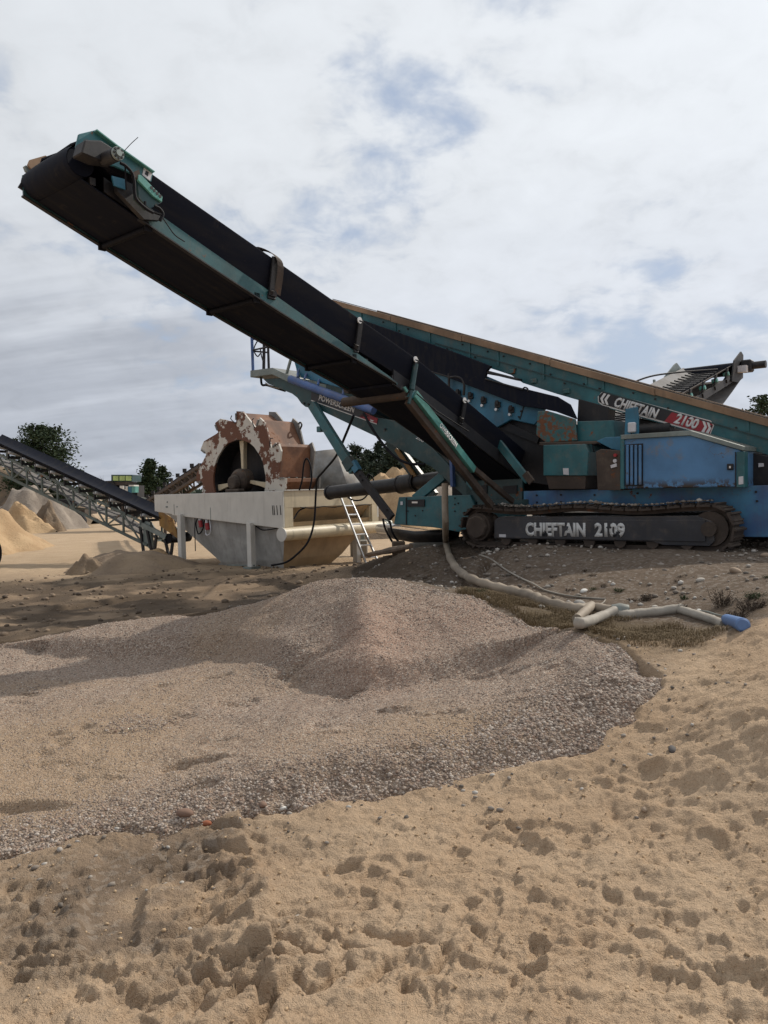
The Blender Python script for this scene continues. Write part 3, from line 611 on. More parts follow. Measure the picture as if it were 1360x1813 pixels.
# loose pebbles by geometry nodes
ng = bpy.data.node_groups.new('loose_pebbles', 'GeometryNodeTree')
ng.interface.new_socket('Geometry', in_out='INPUT', socket_type='NodeSocketGeometry'); ng.interface.new_socket('Geometry', in_out='OUTPUT', socket_type='NodeSocketGeometry')
t = NT(ng); gi = t.add('NodeGroupInput'); go = t.add('NodeGroupOutput')
da = t.add('GeometryNodeInputNamedAttribute', data_type='FLOAT'); da.inputs['Name'].default_value = 'dens'
dp = t.add('GeometryNodeDistributePointsOnFaces', distribute_method='RANDOM'); t.l.new(gi.outputs[0], dp.inputs['Mesh'])
dens = t.math('MULTIPLY', da.outputs[0], 12000.0); t.set(dp.inputs['Density'], dens)
ps = t.add('GeometryNodeInputNamedAttribute', data_type='FLOAT'); ps.inputs['Name'].default_value = 'psize'
rv = t.add('FunctionNodeRandomValue', data_type='FLOAT'); rv.inputs[2].default_value = 0; rv.inputs[3].default_value = 1
k_ = t.math('ADD', .55, t.math('MULTIPLY', t.math('POWER', rv.outputs[1], 4.0), 1.9))
size = t.math('MULTIPLY', ps.outputs[0], k_)
rot = t.add('FunctionNodeRandomValue', data_type='FLOAT_VECTOR'); rot.inputs[0].default_value = (-.5, -.5, 0); rot.inputs[1].default_value = (.5, .5, 6.28)
jn = t.add('GeometryNodeJoinGeometry')
g2i = t.add('GeometryNodeGeometryToInstance')
for s_ in range(4):
    po = bpy.data.objects.new('pebble', pebble_mesh('pebble', 100 + s_, 2)); po.data.materials.append(M['pebble'])
    oi = t.add('GeometryNodeObjectInfo'); oi.inputs['Object'].default_value = po; oi.inputs['As Instance'].default_value = True
    t.l.new(oi.outputs['Geometry'], g2i.inputs[0])
ip = t.add('GeometryNodeInstanceOnPoints'); t.l.new(dp.outputs['Points'], ip.inputs['Points']); t.l.new(g2i.outputs[0], ip.inputs['Instance'])
ip.inputs['Pick Instance'].default_value = True; t.set(ip.inputs['Scale'], size); t.l.new(rot.outputs[0], ip.inputs['Rotation'])
t.l.new(gi.outputs[0], jn.inputs[0]); t.l.new(ip.outputs[0], jn.inputs[0]); t.l.new(jn.outputs[0], go.inputs[0])
gmod = gobj.modifiers.new('loose_pebbles', 'NODES'); gmod.node_group = ng
# ================================================================== the tracked screening machine
MACH = empty('screening_machine', MO, 'teal and blue tracked screening machine with long conveyors, standing on the stony bank', 'screening machine', -TH)
P = MACH
# ---- crawler tracks
def track_path(n):                    # closed loop in local x,z; sags a little on top
    r, xl, xr, zc = .265, 0.0, 3.24, .265; pts = []
    for i in range(120):
        q = i / 119; pts.append((xl + (xr - xl) * q, zc + r - .045 * math.sin(q * math.pi * 2.0 + .2) ** 2 * (q < .98) + .0))
    for i in range(1, 40): a = math.pi / 2 - math.pi * i / 40; pts.append((xr + r * math.cos(a), zc + r * math.sin(a)))
    for i in range(120): pts.append((xr + (xl - xr) * i / 119, zc - r))
    for i in range(1, 40): a = -math.pi / 2 - math.pi * i / 40; pts.append((xl + r * math.cos(a), zc + r * math.sin(a)))
    pts = np.array(pts); seg = np.hypot(*(np.roll(pts, -1, 0) - pts).T); cum = np.concatenate([[0], np.cumsum(seg)]); out = []
    for k in range(n):
        s_ = cum[-1] * k / n; i = np.searchsorted(cum, s_, 'right') - 1; q = (s_ - cum[i]) / max(seg[i], 1e-9)
        a, b = pts[i], pts[(i + 1) % len(pts)]; dr = (b - a) / max(np.hypot(*(b - a)), 1e-9); out.append((a + (b - a) * q, dr))
    return out
def make_track(y0):
    mb = MB(); pth = track_path(120); inner = []
    for (p, d_) in pth: nn = np.array([-d_[1], d_[0]]); inner.append((p - nn * .05, p - nn * .0))
    n = len(inner); vs = []
    for a, b in inner: vs += [(a[0], y0 + .10, a[1]), (b[0], y0 + .10, b[1]), (b[0], y0 + .30, b[1]), (a[0], y0 + .30, a[1])]
    mb.add(vs, [(4 * i + k, 4 * i + (k + 1) % 4, 4 * ((i + 1) % n) + (k + 1) % 4, 4 * ((i + 1) % n) + k) for i in range(n) for k in range(4)])
    tr = mb.build('crawler_track', M['brown'], P)
    sh = MB().box(-.078, .078, 0, .40, -.012, .012).box(-.07, -.045, 0.0, .40, .012, .04).box(.02, .04, .0, .40, .012, .028)
    sh.box(-.05, .05, .12, .16, -.05, -.012).box(-.05, .05, .24, .28, -.05, -.012)
    first = None
    for p, d_ in track_path(46):
        nn = Vector((-d_[1], 0, d_[0])); dx = Vector((d_[0], 0, d_[1]))
        if first is None: first = sh.build('track_shoe', M['brown'], tr); o = first
        else: o = dup(first, tr)
        mt = Matrix((dx, Vector((0, 1, 0)), nn)).transposed().to_4x4(); mt.translation = Vector((p[0], y0, p[1])) + nn * .012
        o.matrix_local = mt
    h = MB(); h.cyl((0, y0 + .02, .265), (0, y0 + .34, .265), .20, n=18)
    for k in range(11): a = k * 2 * math.pi / 11; h.bar((.17 * math.cos(a), y0 + .2, .265 + .17 * math.sin(a)), (.25 * math.cos(a), y0 + .2, .265 + .25 * math.sin(a)), .06, .06)
    h.build('sprocket', M['brown'], tr)
    MB().cyl((0, y0 - .05, .265), (0, y0 + .02, .265), .165, .178, 8).build('hub_cover', M['brown'], tr, bev=.012)
    h = MB(); h.cyl((3.24, y0 + .06, .265), (3.24, y0 + .34, .265), .21, n=20); h.cyl((3.24, y0 + .0, .265), (3.24, y0 + .06, .265), .09, n=12); h.build('idler_wheel', M['brown'], tr)
    ro = None
    for i in range(7):
        x = .45 + i * .42
        if ro is None: ro = MB().cyl((0, y0 + .06, 0), (0, y0 + .34, 0), .06, n=12).cyl((0, y0 + .04, 0), (0, y0 + .09, 0), .078, n=12).build('bottom_roller', M['brown'], tr, loc=(x, 0, .09))
        else: dup(ro, tr, (x, 0, .09))
    pl = [(.26, .10), (.27, .36), (.35, .41), (3.10, .42), (3.27, .36), (3.30, .12), (3.24, .06), (2.7, .06), (2.55, .10)]
    fr = MB().pr(pl, y0 + .03, y0 + .33)
    f_ = fr.build('track_frame', M['panel'], tr, bev=.008)
    MB().pr([(.30, .115), (.30, .365), (3.2, .375), (3.2, .115)], y0 + .012, y0 + .03).build('side_plate', M['panel'], tr, bev=.004)
    return tr
near_track = make_track(0.0)
far_track = make_track(2.1)
lt = near_track
a0 = MF.side(931, 946, .012); a1 = MF.side(1106, 947, .012)
zt = .155
text('CHIEFTAIN', MF.side(1037, 940, .01)[0] - a0[0], .19, M['letterworn'], lt, (a0[0], .009, zt - .01), (R(90), 0, 0), bold=.05)
b0 = MF.side(1053, 940, .01)[0]; b1 = MF.side(1107, 940, .01)[0]
text('2109', b1 - b0, .19, M['letterworn'], lt, (b0, .009, zt - .01), (R(90), 0, 0), bold=.05)
MB().box(.36, .47, .008, .012, .125, .165).build('sticker', M['whitep'], lt)
# stones lying on the track
mb = MB()
# ---- chassis
pl = poly([(930, 868), (1400, 861), (1480, 860)], .45); x1 = pl[-1][0]
bp = [(.50, .765), (x1, .765), (x1, .15), (3.42, .15), (3.3, .28), (3.2, .45), (3.0, .53), (.50, .53)]
ch = MB().pr(bp, .47, .57).build('chassis_beam', M['beam'], P, bev=.006)
for x, z in ((.72, .70), (1.1, .70), (1.6, .69), (2.2, .70), (3.65, .69), (3.66, .58), (4.2, .69), (.72, .6), (1.1, .6)):
    MB().cyl((x, .455, z), (x, .475, z), .014, n=8).build('bolt', M['black'], ch)
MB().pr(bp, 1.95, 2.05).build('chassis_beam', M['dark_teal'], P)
mb = MB()
for x in (.8, 2.0, 3.2, 4.3): mb.box(x, x + .14, .57, 1.95, .45, .74)
mb.build('cross_member', M['black'], P)
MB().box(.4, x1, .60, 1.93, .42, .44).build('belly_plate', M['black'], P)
pl = poly([(706, 880), (722, 880), (832, 876), (845, 905), (845, 940), (812, 942), (770, 934), (697, 928)], .45)
cb = MB().pr(pl, .45, 1.95).build('chassis_end_box', M['teal'], P, bev=.008)
w_ = poly([(722, 885), (752, 884), (752, 897), (722, 897)], .44); MB().pr(w_, .43, .446).build('dark_slot_panel', M['black'], cb)  # dark panel standing in for the shade inside an opening
w_ = poly([(729, 888), (739, 888), (739, 891), (729, 891)], .42); MB().pr(w_, .425, .43).build('bright_plate', M['alu'], cb)
w_ = poly([(709, 888), (713, 888), (713, 894), (709, 894)], .44); MB().pr(w_, .44, .446).build('sticker', M['whitep'], cb)
w_ = poly([(718.5, 881), (720, 881), (720, 929), (718.5, 929)], .44); MB().pr(w_, .437, .447).build('seam', M['black'], cb)
for a, b in ((805, 882), (805, 893), (805, 905), (811, 891), (722, 905), (735, 913), (748, 904)):
    q = S(a, b, .44); MB().cyl((q[0], .435, q[2]), (q[0], .452, q[2]), .012, n=8).build('bolt', M['black'], cb)
# ---- lower frame between tracks and screen box
def plate(name, pts, y0, y1, mat, parent=P, bev=.006): return MB().pr(poly(pts, y0), y0, y1).build(name, M[mat], parent, bev=bev)
plate('frame_post', [(825, 832), (836, 832), (836, 880), (825, 880)], .5, .62, 'teal')
plate('frame_post', [(795, 800), (800, 800), (802, 862), (797, 862)], .42, .5, 'pipe_blue')
plate('side_frame', [(838, 851), (925, 847), (925, 896), (838, 896)], .6, .66, 'dark_teal')
for pts in ([(840, 862), (862, 858), (862, 874), (845, 876)], [(890, 861), (915, 859), (915, 874), (890, 874)]): plate('dark_opening_panel', pts, .58, .6, 'black', bev=0)  # black plates painting the shade of openings in the side frame
plate('subframe_beam', [(786, 824), (925, 816), (925, 828), (786, 836)], .7, .9, 'brown')
plate('subframe_beam', [(845, 885), (935, 884), (935, 897), (845, 898)], .45, .6, 'dark_teal')
plate('interior_dark_sheet', [(800, 770), (1100, 745), (1110, 870), (800, 880)], 1.1, 1.16, 'black')  # black sheet put in for the shade inside the machine
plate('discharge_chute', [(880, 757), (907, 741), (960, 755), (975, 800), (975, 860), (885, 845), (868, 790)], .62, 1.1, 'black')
plate('bracket', [(872, 800), (876, 815), (882, 800), (893, 804), (884, 818), (875, 816)], .3, .33, 'teal')
# fluid tank, rust-bottomed, the worn side guard above it
plate('fluid_tank', [(962, 788), (1036, 786), (1042, 800), (1040, 842), (962, 842)], .28, 1.1, 'teal')
plate('tank_base', [(966, 842), (1038, 842), (1036, 866), (972, 866)], .30, 1.1, 'brown')
q = MB().pr(poly([(997, 829), (1007, 829), (1007, 841), (998, 840)], .27), .265, .281).build('sticker', M['whitep'], P)
plate('worn_guard', [(952, 728), (968, 727), (1018, 742), (1021, 780), (966, 783), (949, 770)], .36, .40, 'teal_worn')
plate('guard_rail_bar', [(955, 783), (1055, 781), (1100, 778), (1100, 782), (1055, 786), (955, 789)], .34, .40, 'brown')
plate('hopper_box', [(1022, 746), (1086, 744), (1089, 780), (1022, 782)], .46, 1.15, 'teal')
plate('hopper_chute', [(1024, 706), (1078, 721), (1076, 746), (1022, 746)], .62, .85, 'black')
plate('mounting_plate', [(1056, 781), (1072, 774), (1099, 773), (1099, 798), (1083, 795)], .3, .33, 'blue')
cp_ = plate('control_box', [(1055, 800), (1064, 795), (1098, 798), (1099, 868), (1058, 868)], .10, .5, 'brown')
q = S(1090, 806, .09); MB().cyl((q[0], .07, q[2]), (q[0], .10, q[2]), .022, n=12).build('red_button', M['red'], cp_)
q = S(1089, 816, .09); MB().cyl((q[0], .08, q[2]), (q[0], .10, q[2]), .024, n=12).build('dial', M['whitep'], cp_)
plate('label_plate', [(1081, 824), (1091, 820), (1092, 826), (1082, 829)], .085, .1, 'whitep', cp_, 0)
MB().tube(bez([S(1052, 800, .2), S(1050, 790, .2), S(1058, 785, .2), S(1064, 788, .2)]), .008, 6).build('cable', M['rubber'], cp_)
# engine hood
hp = poly([(1104, 777), (1222, 770), (1312, 797), (1312, 862), (1104, 865)], .12)
hood = MB().pr(hp, .12, 1.7).build('engine_hood', M['hood'], P, bev=.01)
tp = poly([(1100, 778), (1100, 770), (1222, 762), (1316, 790), (1316, 798), (1222, 771)], .10); MB().pr(tp, .09, 1.75).build('hood_top', M['galv'], hood, bev=.005)
plate('door_frame', [(1098, 770), (1105, 770), (1105, 866), (1098, 866)], .095, .25, 'teal', hood)
plate('door_frame', [(1304, 800), (1318, 799), (1318, 863), (1304, 863)], .10, .25, 'teal', hood)
plate('door_seam', [(1301.5, 800), (1303, 800), (1303, 861), (1301.5, 861)], .112, .122, 'black', hood, 0)
lo = plate('louvre', [(1107, 787), (1138, 785), (1138, 860), (1107, 861)], .105, .125, 'black', hood, 0)
for i in range(4):
    a = 1109.5 + i * 7.4
    s0, s1 = S(a, 788, .1), S(a, 859, .1)
    MB().pr([(s0[0], s0[2]), (s0[0] + .035, s0[2]), (s1[0] + .035, s1[2]), (s1[0], s1[2])], .075, .10).build('slat', M['hood'], lo, bev=.008)
ltc = plate('door_latch', [(1287, 821), (1298, 821), (1298, 832), (1287, 832)], .095, .125, 'black', hood)
plate('latch_handle', [(1291, 825), (1294, 825), (1294, 829), (1291, 829)], .085, .095, 'alu', ltc, 0)
plate('sticker', [(1308, 844), (1316, 843), (1316, 857), (1308, 858)], .092, .10, 'whitep', hood, 0)
mp = plate('support_post', [(1107, 724), (1128, 720), (1130, 738), (1130, 772), (1105, 776), (1107, 745)], .3, .34, 'blue')
plate('white_box', [(1111, 748), (1124, 747), (1124, 765), (1111, 766)], .24, .3, 'whitep', mp, .012)
q0, q1 = S(1118, 766, .27), S(1118, 775, .27); MB().tube([q0, q1], .006, 6).build('cable', M['rubber'], mp)
ex = MB().cyl(S(1135, 762, .7), S(1190, 757, .7), .085, n=18).build('silencer', M['black'], P, True)
MB().cyl(S(1184, 750, .8), S(1196, 752, .8), .05, n=12).build('end_cap', M['whitep'], ex, True)
mb = MB(); mb.pr(poly([(1130, 740), (1190, 752), (1190, 772), (1130, 775)], .9), .9, 1.4); mb.build('engine_block', M['black'], P, bev=.02)
# feeder end on the right
plate('feeder_dark_fill', [(1320, 800), (1480, 830), (1480, 870), (1320, 864)], .62, 1.7, 'black')  # black block filling the shaded void at the feeder end
plate('label_plate', [(1343, 820), (1352, 820), (1352, 826), (1343, 827)], .6, .62, 'whitep', P, 0)

# ---- feed conveyor running up over the machine
pf = poly([(598, 536), (1480, 779), (1480, 842), (1262, 776), (1080, 724), (1016, 706), (985, 697), (926, 678), (905, 664), (800, 629), (700, 598), (640, 578)], .65)
fc = MB().pr(pf, .65, .69).build('feed_conveyor', M['teal'], P, bev=.004)
A0, A1 = MF.side(590, 532, .65), MF.side(1480, 777, .65)
sl_ = (A1[1] - A0[1]) / (A1[0] - A0[0])
fz = lambda x: A0[1] + sl_ * (x - A0[0])
FARPLATE = 1
def slab(name, x0, x1, y0, y1, d0, d1, mat, parent, bev=.004): return MB().pr([(x0, fz(x0) + d0), (x1, fz(x1) + d0), (x1, fz(x1) + d1), (x0, fz(x0) + d1)], y0, y1).build(name, M[mat], parent, bev=bev)
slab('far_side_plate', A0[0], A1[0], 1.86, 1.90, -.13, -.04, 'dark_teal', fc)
xs = [A0[0], -2.0, -.6, .9, 2.4, A1[0]]
for i, (a, b) in enumerate(zip(xs[:-1], xs[1:])):
    slab('skirt_board', a + .004, b - .004, .60, .72, -.075 - .01 * (i % 2), .012 + .006 * ((i * 7) % 3), 'lip', fc)
slab('skirt_board', A0[0], A1[0], 1.84, 1.94, -.05, .02, 'lip', fc)
slab('edge_strip', A0[0], A1[0], .63, .66, .018, .03, 'black', fc)
slab('feed_belt', A0[0] + .1, A1[0], .72, 1.84, -.11, -.09, 'belt', fc)
slab('return_belt', A0[0] + .1, -.6, .74, 1.82, -.52, -.50, 'belt', fc)
slab('flange', A0[0] + 2.2, A1[0], .632, .65, -.235, -.22, 'dark_teal', fc, 0)
for px_ in (640, 700, 760, 830, 880, 960, 1035, 1065, 1320):
    a = MF.side(px_, 650, .63)[0]; slab('stiffener', a, a + .03, .635, .65, -.30 if px_ < 1030 else -.2, -.03, 'teal', fc, 0)
random.seed(3)
for i in range(26):
    a = -2.9 + i * .25 + random.uniform(-.05, .05); z = fz(a) - random.choice((.13, .20, .27))
    MB().cyl((a, .63, z), (a, .652, z), .013, n=6).build('bolt', M['black'], fc)
for px_, py_ in ((944, 674), (1002, 692), (906, 657)):
    q = S(px_, py_, .62); MB().box(q[0] - .05, q[0] + .05, .62, .65, q[2] - .04, q[2] + .03).build('bracket', M['teal_worn'], fc, bev=.01)
# sign on the side plate
def onplate(px, py, y=.632): return MF.side(px, py, y)
sg = [(1060, 700), (1067, 694), (1191, 728), (1176, 746), (1068, 716), (1060, 711)]
sign = MB().pr([onplate(*q) for q in sg], .636, .644).build('sign_panel', M['signblack'], fc)
MB().pr([onplate(*q) for q in [(1191, 728), (1257, 746), (1262, 753), (1256, 768), (1250, 768), (1176, 746)]], .636, .644).build('red_sign_panel', M['signred'], fc)
bd = [(1058, 702), (1066, 692.5), (1258, 744.5), (1264, 753), (1257, 770), (1250, 770), (1067, 718.5), (1058.5, 712)]
MB().pr([onplate(*q) for q in bd], .644, .6475).build('sign_border', M['letter'], fc)
ra = math.atan(-sl_)
q = onplate(1085, 720); q2 = onplate(1163, 741); L_ = math.hypot(q2[0] - q[0], q2[1] - q[1])
text('CHIEFTAIN', L_ * .97, .142, M['letter'], fc, (q[0], .6345, q[1]), (R(90), ra, 0), .12, bold=.045)
q = onplate(1192, 749); q2 = onplate(1232, 759.5)
text('2100', math.hypot(q2[0] - q[0], q2[1] - q[1]), .14, M['letter'], fc, (q[0], .6345, q[1]), (R(90), ra, 0), .15, bold=.04)
Z5 = lambda pts, ox=0, oy=0: [onplate(1000 + (a + ox) / 3.778, 600 + (b + oy) / 3.778) for a, b in pts]
for k in (0, 27): MB().pr(Z5([(262, 363), (278, 367), (254, 402), (266, 436), (250, 431), (238, 398)], k, k * .28), .632, .6355).build('chevron', M['letter'], fc)
for k in (0, 29): MB().pr(Z5([(920, 547), (938, 552), (952, 590), (930, 628), (912, 623), (934, 586)], k, k * .28), .632, .6355).build('chevron', M['letter'], fc)
# ---- screen box under the feed conveyor
sb = MB().pr(poly([(520, 600), (800, 640), (968, 712), (960, 735), (946, 752), (905, 743), (880, 757), (800, 730), (640, 697), (532, 668)], .52), .52, .58).build('screen_box', M['blue'], P, bev=.01)
MB().pr([(x, z - .42) for x, z in poly([(520, 600), (800, 640), (968, 712), (946, 740), (905, 743), (800, 722), (640, 690), (532, 668)], .52)], 1.9, 1.95).build('far_side_plate', M['dark_teal'], sb)
MB().pr([(x, z - .46) for x, z in poly([(560, 610), (800, 652), (950, 716), (946, 728), (800, 672), (560, 632)], .52)], .58, 1.9).build('screen_deck', M['black'], sb)
for a, b in ((811, 695), (833, 700), (856, 708), (881, 715), (905, 724)):
    q = S(a, b, .5); MB().box(q[0] - .045, q[0] + .045, .485, .52, q[2] - .055, q[2] + .03).box(q[0] - .02, q[0] + .03, .46, .49, q[2] - .02, q[2] + .05).build('bracket', M['black'], sb, bev=.006)
    q = S(a - 1.5, b + 10, .5); MB().cyl((q[0], .47, q[2]), (q[0], .52, q[2]), .022, n=10).build('clamp_bolt', M['alu'], sb)
plate('side_seam', [(931, 704), (932.5, 705), (921, 743), (919.5, 742)], .512, .522, 'black', sb, 0)
for a, b in ((928, 706), (925, 717), (922, 728), (918, 738)): q = S(a, b, .5); MB().cyl((q[0], .5, q[2]), (q[0], .524, q[2]), .014, n=6).build('bolt', M['black'], sb)
plate('sticker', [(916, 700), (924, 701), (923, 709), (915, 708)], .512, .521, 'whitep', sb, 0)
MB().tube(bez([S(797, 668, .45), S(808, 667, .45), S(818, 671, .45), S(822, 682, .45), S(821, 700, .45)]), .02, 8).build('grab_rail', M['black'], sb, True)
MB().tube([S(795, 661, .45), S(795, 694, .45)], .02, 8).build('grab_rail', M['black'], sb, True)
MB().tube([S(745, 652, .45), S(797, 668, .45)], .014, 8).build('pipe_run', M['black'], sb, True)
plate('screen_cover', [(610, 560), (640, 566), (800, 622), (869, 648), (861, 657), (858, 671), (985, 702), (1008, 716), (1020, 742), (985, 729), (962, 724), (925, 719), (800, 671), (735, 648)], .44, .50, 'belt')
plate('screen_cover', [(640, 585), (800, 629), (860, 655), (800, 671), (735, 645)], 1.9, 1.94, 'belt')
plate('cover_lip', [(858, 655), (917, 670), (916, 674), (858, 660)], .46, .60, 'black')
plate('cover_lip', [(858, 669), (925, 688), (925, 691), (858, 672)], .42, .44, 'black')
MB().tube(bez([S(925, 690, .43), S(929, 686, .43), S(934, 688, .43), S(935, 693, .43)]), .012, 6).build('lifting_eye', M['black'], P)

# ---- wash frame on the left end: platform, arm, spray pipe, sign, legs
ap = [(466, 671), (518, 668), (548, 690), (660, 738), (700, 745), (765, 793), (852, 884), (838, 893), (766, 828), (672, 776), (556, 721), (548, 722), (540, 720), (533, 714), (526, 704), (517, 697), (500, 690), (474, 679)]
arm = MB().pr(poly(ap, .5), .5, .56).build('wash_frame', M['dark_teal'], P, bev=.006)
MB().pr(poly(ap, .5), 1.84, 1.90).build('far_side_plate', M['dark_teal'], arm)
b0, b1 = S(556, 719, .5), S(765, 826, .5)
MB().add([(b0[0], .56, b0[2] + .03), (b1[0], .56, b1[2] + .03), (b1[0], 1.84, b1[2] + .03), (b0[0], 1.84, b0[2] + .03), (b0[0], .56, b0[2] + .06), (b1[0], .56, b1[2] + .06), (b1[0], 1.84, b1[2] + .06), (b0[0], 1.84, b0[2] + .06)],
         [(0, 1, 2, 3), (7, 6, 5, 4), (0, 4, 5, 1), (1, 5, 6, 2), (2, 6, 7, 3), (3, 7, 4, 0)]).build('under_pan', M['grey'], arm)
for a, b in ((538, 714), (546, 716), (682, 760)): q = S(a, b, .49); MB().cyl((q[0], .48, q[2]), (q[0], .502, q[2]), .02, n=8).build('bolt', M['black'], arm)
MB().pr(poly([(551, 694), (640, 727), (655, 737), (634, 739), (551, 708)], .49), .488, .498).build('sign_panel', M['signblack'], arm)
MB().pr(poly([(645, 730), (669, 741), (667, 750), (634, 739)], .49), .488, .498).build('red_sign_panel', M['signred'], arm)
MB().pr(poly([(551, 708), (667, 750), (667, 751.5), (551, 709.5)], .487), .485, .49).build('sign_border', M['letter'], arm)
MB().pr(poly([(655, 742), (662, 744.5), (660, 746.5), (657, 745.5)], .487), .484, .488).build('emblem', M['letter'], arm)
q, q2 = MF.side(564, 708.5, .486), MF.side(626, 731, .486); aa = math.atan2(q2[1] - q[1], q2[0] - q[0])
text('POWERSCREEN', math.hypot(q2[0] - q[0], q2[1] - q[1]), .105, M['letter'], arm, (q[0], .487, q[1]), (R(90), -aa, 0), .05, bold=.035)
text('200', .17, .05, M['letter'], arm, (*S(736, 776, .495),), (R(90), R(28), 0), .1, bold=.02)
sp0, sp1 = S(514, 671, .40), S(662, 727, .40)
spp = MB().tube([sp0, sp1], .072, 16).build('spray_pipe', M['pipe_blue'], P, True)
for pts in ([(527, 668), (528, 658), (534, 648), (542, 643)], [(539, 671), (543, 662), (551, 655), (561, 652)], [(563, 682), (565, 673), (571, 664), (579, 660)], [(607, 699), (609, 690), (614, 682), (621, 677)]):
    MB().tube(bez([S(a, b, .40 + .12 * i) for i, (a, b) in enumerate(pts)]), .022, 8).build('spray_hose', M['pipe_blue'], spp, True)
    q = S(pts[0][0], pts[0][1] + 2, .40); MB().box(q[0] - .03, q[0] + .03, .37, .43, q[2] - .05, q[2] + .01).build('clip', M['galv'], spp)
plate('spray_guard', [(598, 683), (612, 676), (634, 684), (632, 696), (606, 693)], .6, .66, 'blue')
plate('spray_guard', [(519, 634), (528, 638), (545, 650), (527, 668), (524, 652)], .6, .66, 'blue')
dk = MB().pr(poly([(443, 656), (482, 651), (518, 668), (518, 680), (482, 663), (443, 668)], .42), .42, 1.3).build('platform', M['galv'], P, bev=.006)
gr_ = MB().tube([S(446, 598, .44), S(448, 656, .44)], .028, 8).build('guard_rail', M['pipe_blue'], P)
MB().tube([S(474, 590, .44), S(476, 652, .44)], .024, 8).build('rail_post', M['black'], gr_)
MB().tube([S(468, 600, .7), S(467, 654, .7)], .03, 8).build('rail_post', M['black'], gr_)
MB().tube([S(516, 632, .5), S(508, 661, .5)], .028, 8).build('rail_post', M['galv'], gr_)
MB().tube([S(447, 620, .44), S(490, 611, .44)], .017, 8).build('rail_bar', M['black'], gr_)
MB().tube([S(447, 601, .44), S(480, 592, .44)], .02, 8).build('rail_bar', M['pipe_blue'], gr_)
MB().tube(bez([S(458, 600, .5), S(451, 613, .5), S(450, 622, .5), S(456, 631, .5), S(461, 626, .5)]), .012, 6).build('cable', M['rubber'], gr_)
MB().tube(bez([S(461, 618, .5), S(463, 630, .5), S(466, 640, .5)]), .012, 6).build('cable', M['rubber'], gr_)
MB().bar(S(452, 622, .5), S(474, 624, .5), .03).build('rail_bar', M['black'], gr_)
MB().tube(bez([S(462, 668, .6), S(464, 681, .6), S(473, 682, .6), S(492, 688, .6), S(505, 692, .6)]), .022, 8).build('cable', M['rubber'], dk)
MB().tube(bez([S(470, 678, .55), S(480, 684, .55), S(495, 688, .55)]), .01, 6).build('cable', M['hosewhite'], dk)
def leg(y, name='support_leg'):
    l_ = MB().bar(S(553, 716, y), S(627, 834, y), .10, .17).build(name, M['teal'], P, bev=.008)
    MB().bar(S(612, 808, y), S(694, 917, y), .075, .13).build('inner_leg', M['black'], l_, bev=.006)
    MB().bar(S(614, 812, y - .01), S(624, 830, y - .01), .13, .2).build('collar', M['dark_teal'], l_, bev=.01)
    MB().bar(S(625, 818, y - .02), S(634, 834, y - .02), .09, .12).build('painted_patch', M['blue'], l_)
    MB().bar(S(572, 757, y - .03), S(608, 815, y - .03), .03, .03).build('edge_bar', M['galv'], l_)
    q = S(567, 760, y); MB().box(q[0] - .05, q[0] + .05, y - .05, y + .05, q[2] - .05, q[2] + .05).build('lug', M['teal'], l_, bev=.01)
    for a, b in ((636, 842), (640, 850), (684, 902)):
        q = S(a, b, y - .05); MB().cyl((q[0], y - .06, q[2]), (q[0], y + .0, q[2]), .018, n=8).build('bolt', M['black'], l_)
    return l_
leg(.42)
fl = MB().bar(S(690, 778, 1.86), S(768, 880, 1.86), .10, .22).build('support_leg', M['dark_teal'], P, bev=.006)
MB().bar(S(702, 795, 1.78), S(746, 860, 1.78), .05, .07).build('edge_bar', M['yellow'], fl)
MB().bar(S(735, 884, .6), S(786, 842, .6), .08, .15).build('diagonal_brace', M['teal'], P, bev=.006)

# ---- side conveyor, near side, rising towards the photographer
_q = np.polyfit([2.4, 4.15, 6.34], [2.13, 2.655, 3.42], 2)
def cz(v): return float(np.polyval(_q, v)) if v > 2.4 else float(np.interp(v, [-.9, .3, 1.2, 2.4], [.86, 1.32, 1.70, 2.13]))
def ez(v): return (2.40 + .3195 * (v - 1.9) if v > 1.9 else 2.40 + .415 * (v - 1.9)) - .20 * float(smooth(np.array(v), 5.7, 6.3))   # outer edge of the troughed belt
def cc(u_, v, dz): return (u_, -v, cz(v) + dz)
vs_ = list(np.linspace(1.9, 6.32, 24))
def strip(u0, u1, z0, z1, vv): # closed box section following the conveyor
    mb = MB(); q = []
    for v in vv: q += [cc(u0, v, z0), cc(u1, v, z0), cc(u1, v, z1), cc(u0, v, z1)]
    n = len(vv); fs = [(4 * i + k, 4 * i + (k + 1) % 4, 4 * i + 4 + (k + 1) % 4, 4 * i + 4 + k) for i in range(n - 1) for k in range(4)]
    return mb.add(q, fs + [(3, 2, 1, 0), (4 * n - 4, 4 * n - 3, 4 * n - 2, 4 * n - 1)])
sc = empty('side_conveyor', (0, 0, 0), None, None); sc.parent = P
mb = MB(); q = []
for v in np.linspace(2.25, 5.6, 22):
    hh_ = float(np.interp(v, [2.25, 3.2, 4.3, 5.6], [.02, .10, .15, .165])); q += [cc(.385, v, 0), cc(.405, v, 0), cc(.405, v, hh_), cc(.385, v, hh_)]
mb.add(q, [(4 * i + k, 4 * i + (k + 1) % 4, 4 * i + 4 + (k + 1) % 4, 4 * i + 4 + k) for i in range(21) for k in range(4)] + [(3, 2, 1, 0), (84, 85, 86, 87)]); mb.build('stringer', M['rail_teal'], sc)
strip(.385, .43, -.012, .0, list(np.linspace(2.3, 5.7, 22))).build('stringer_flange', M['black'], sc)
strip(.37, .385, .04, .16, list(np.linspace(5.5, 6.0, 8))).build('stringer', M['black'], sc)
strip(-.355, -.335, 0, .165, vs_).build('stringer', M['dark_teal'], sc)
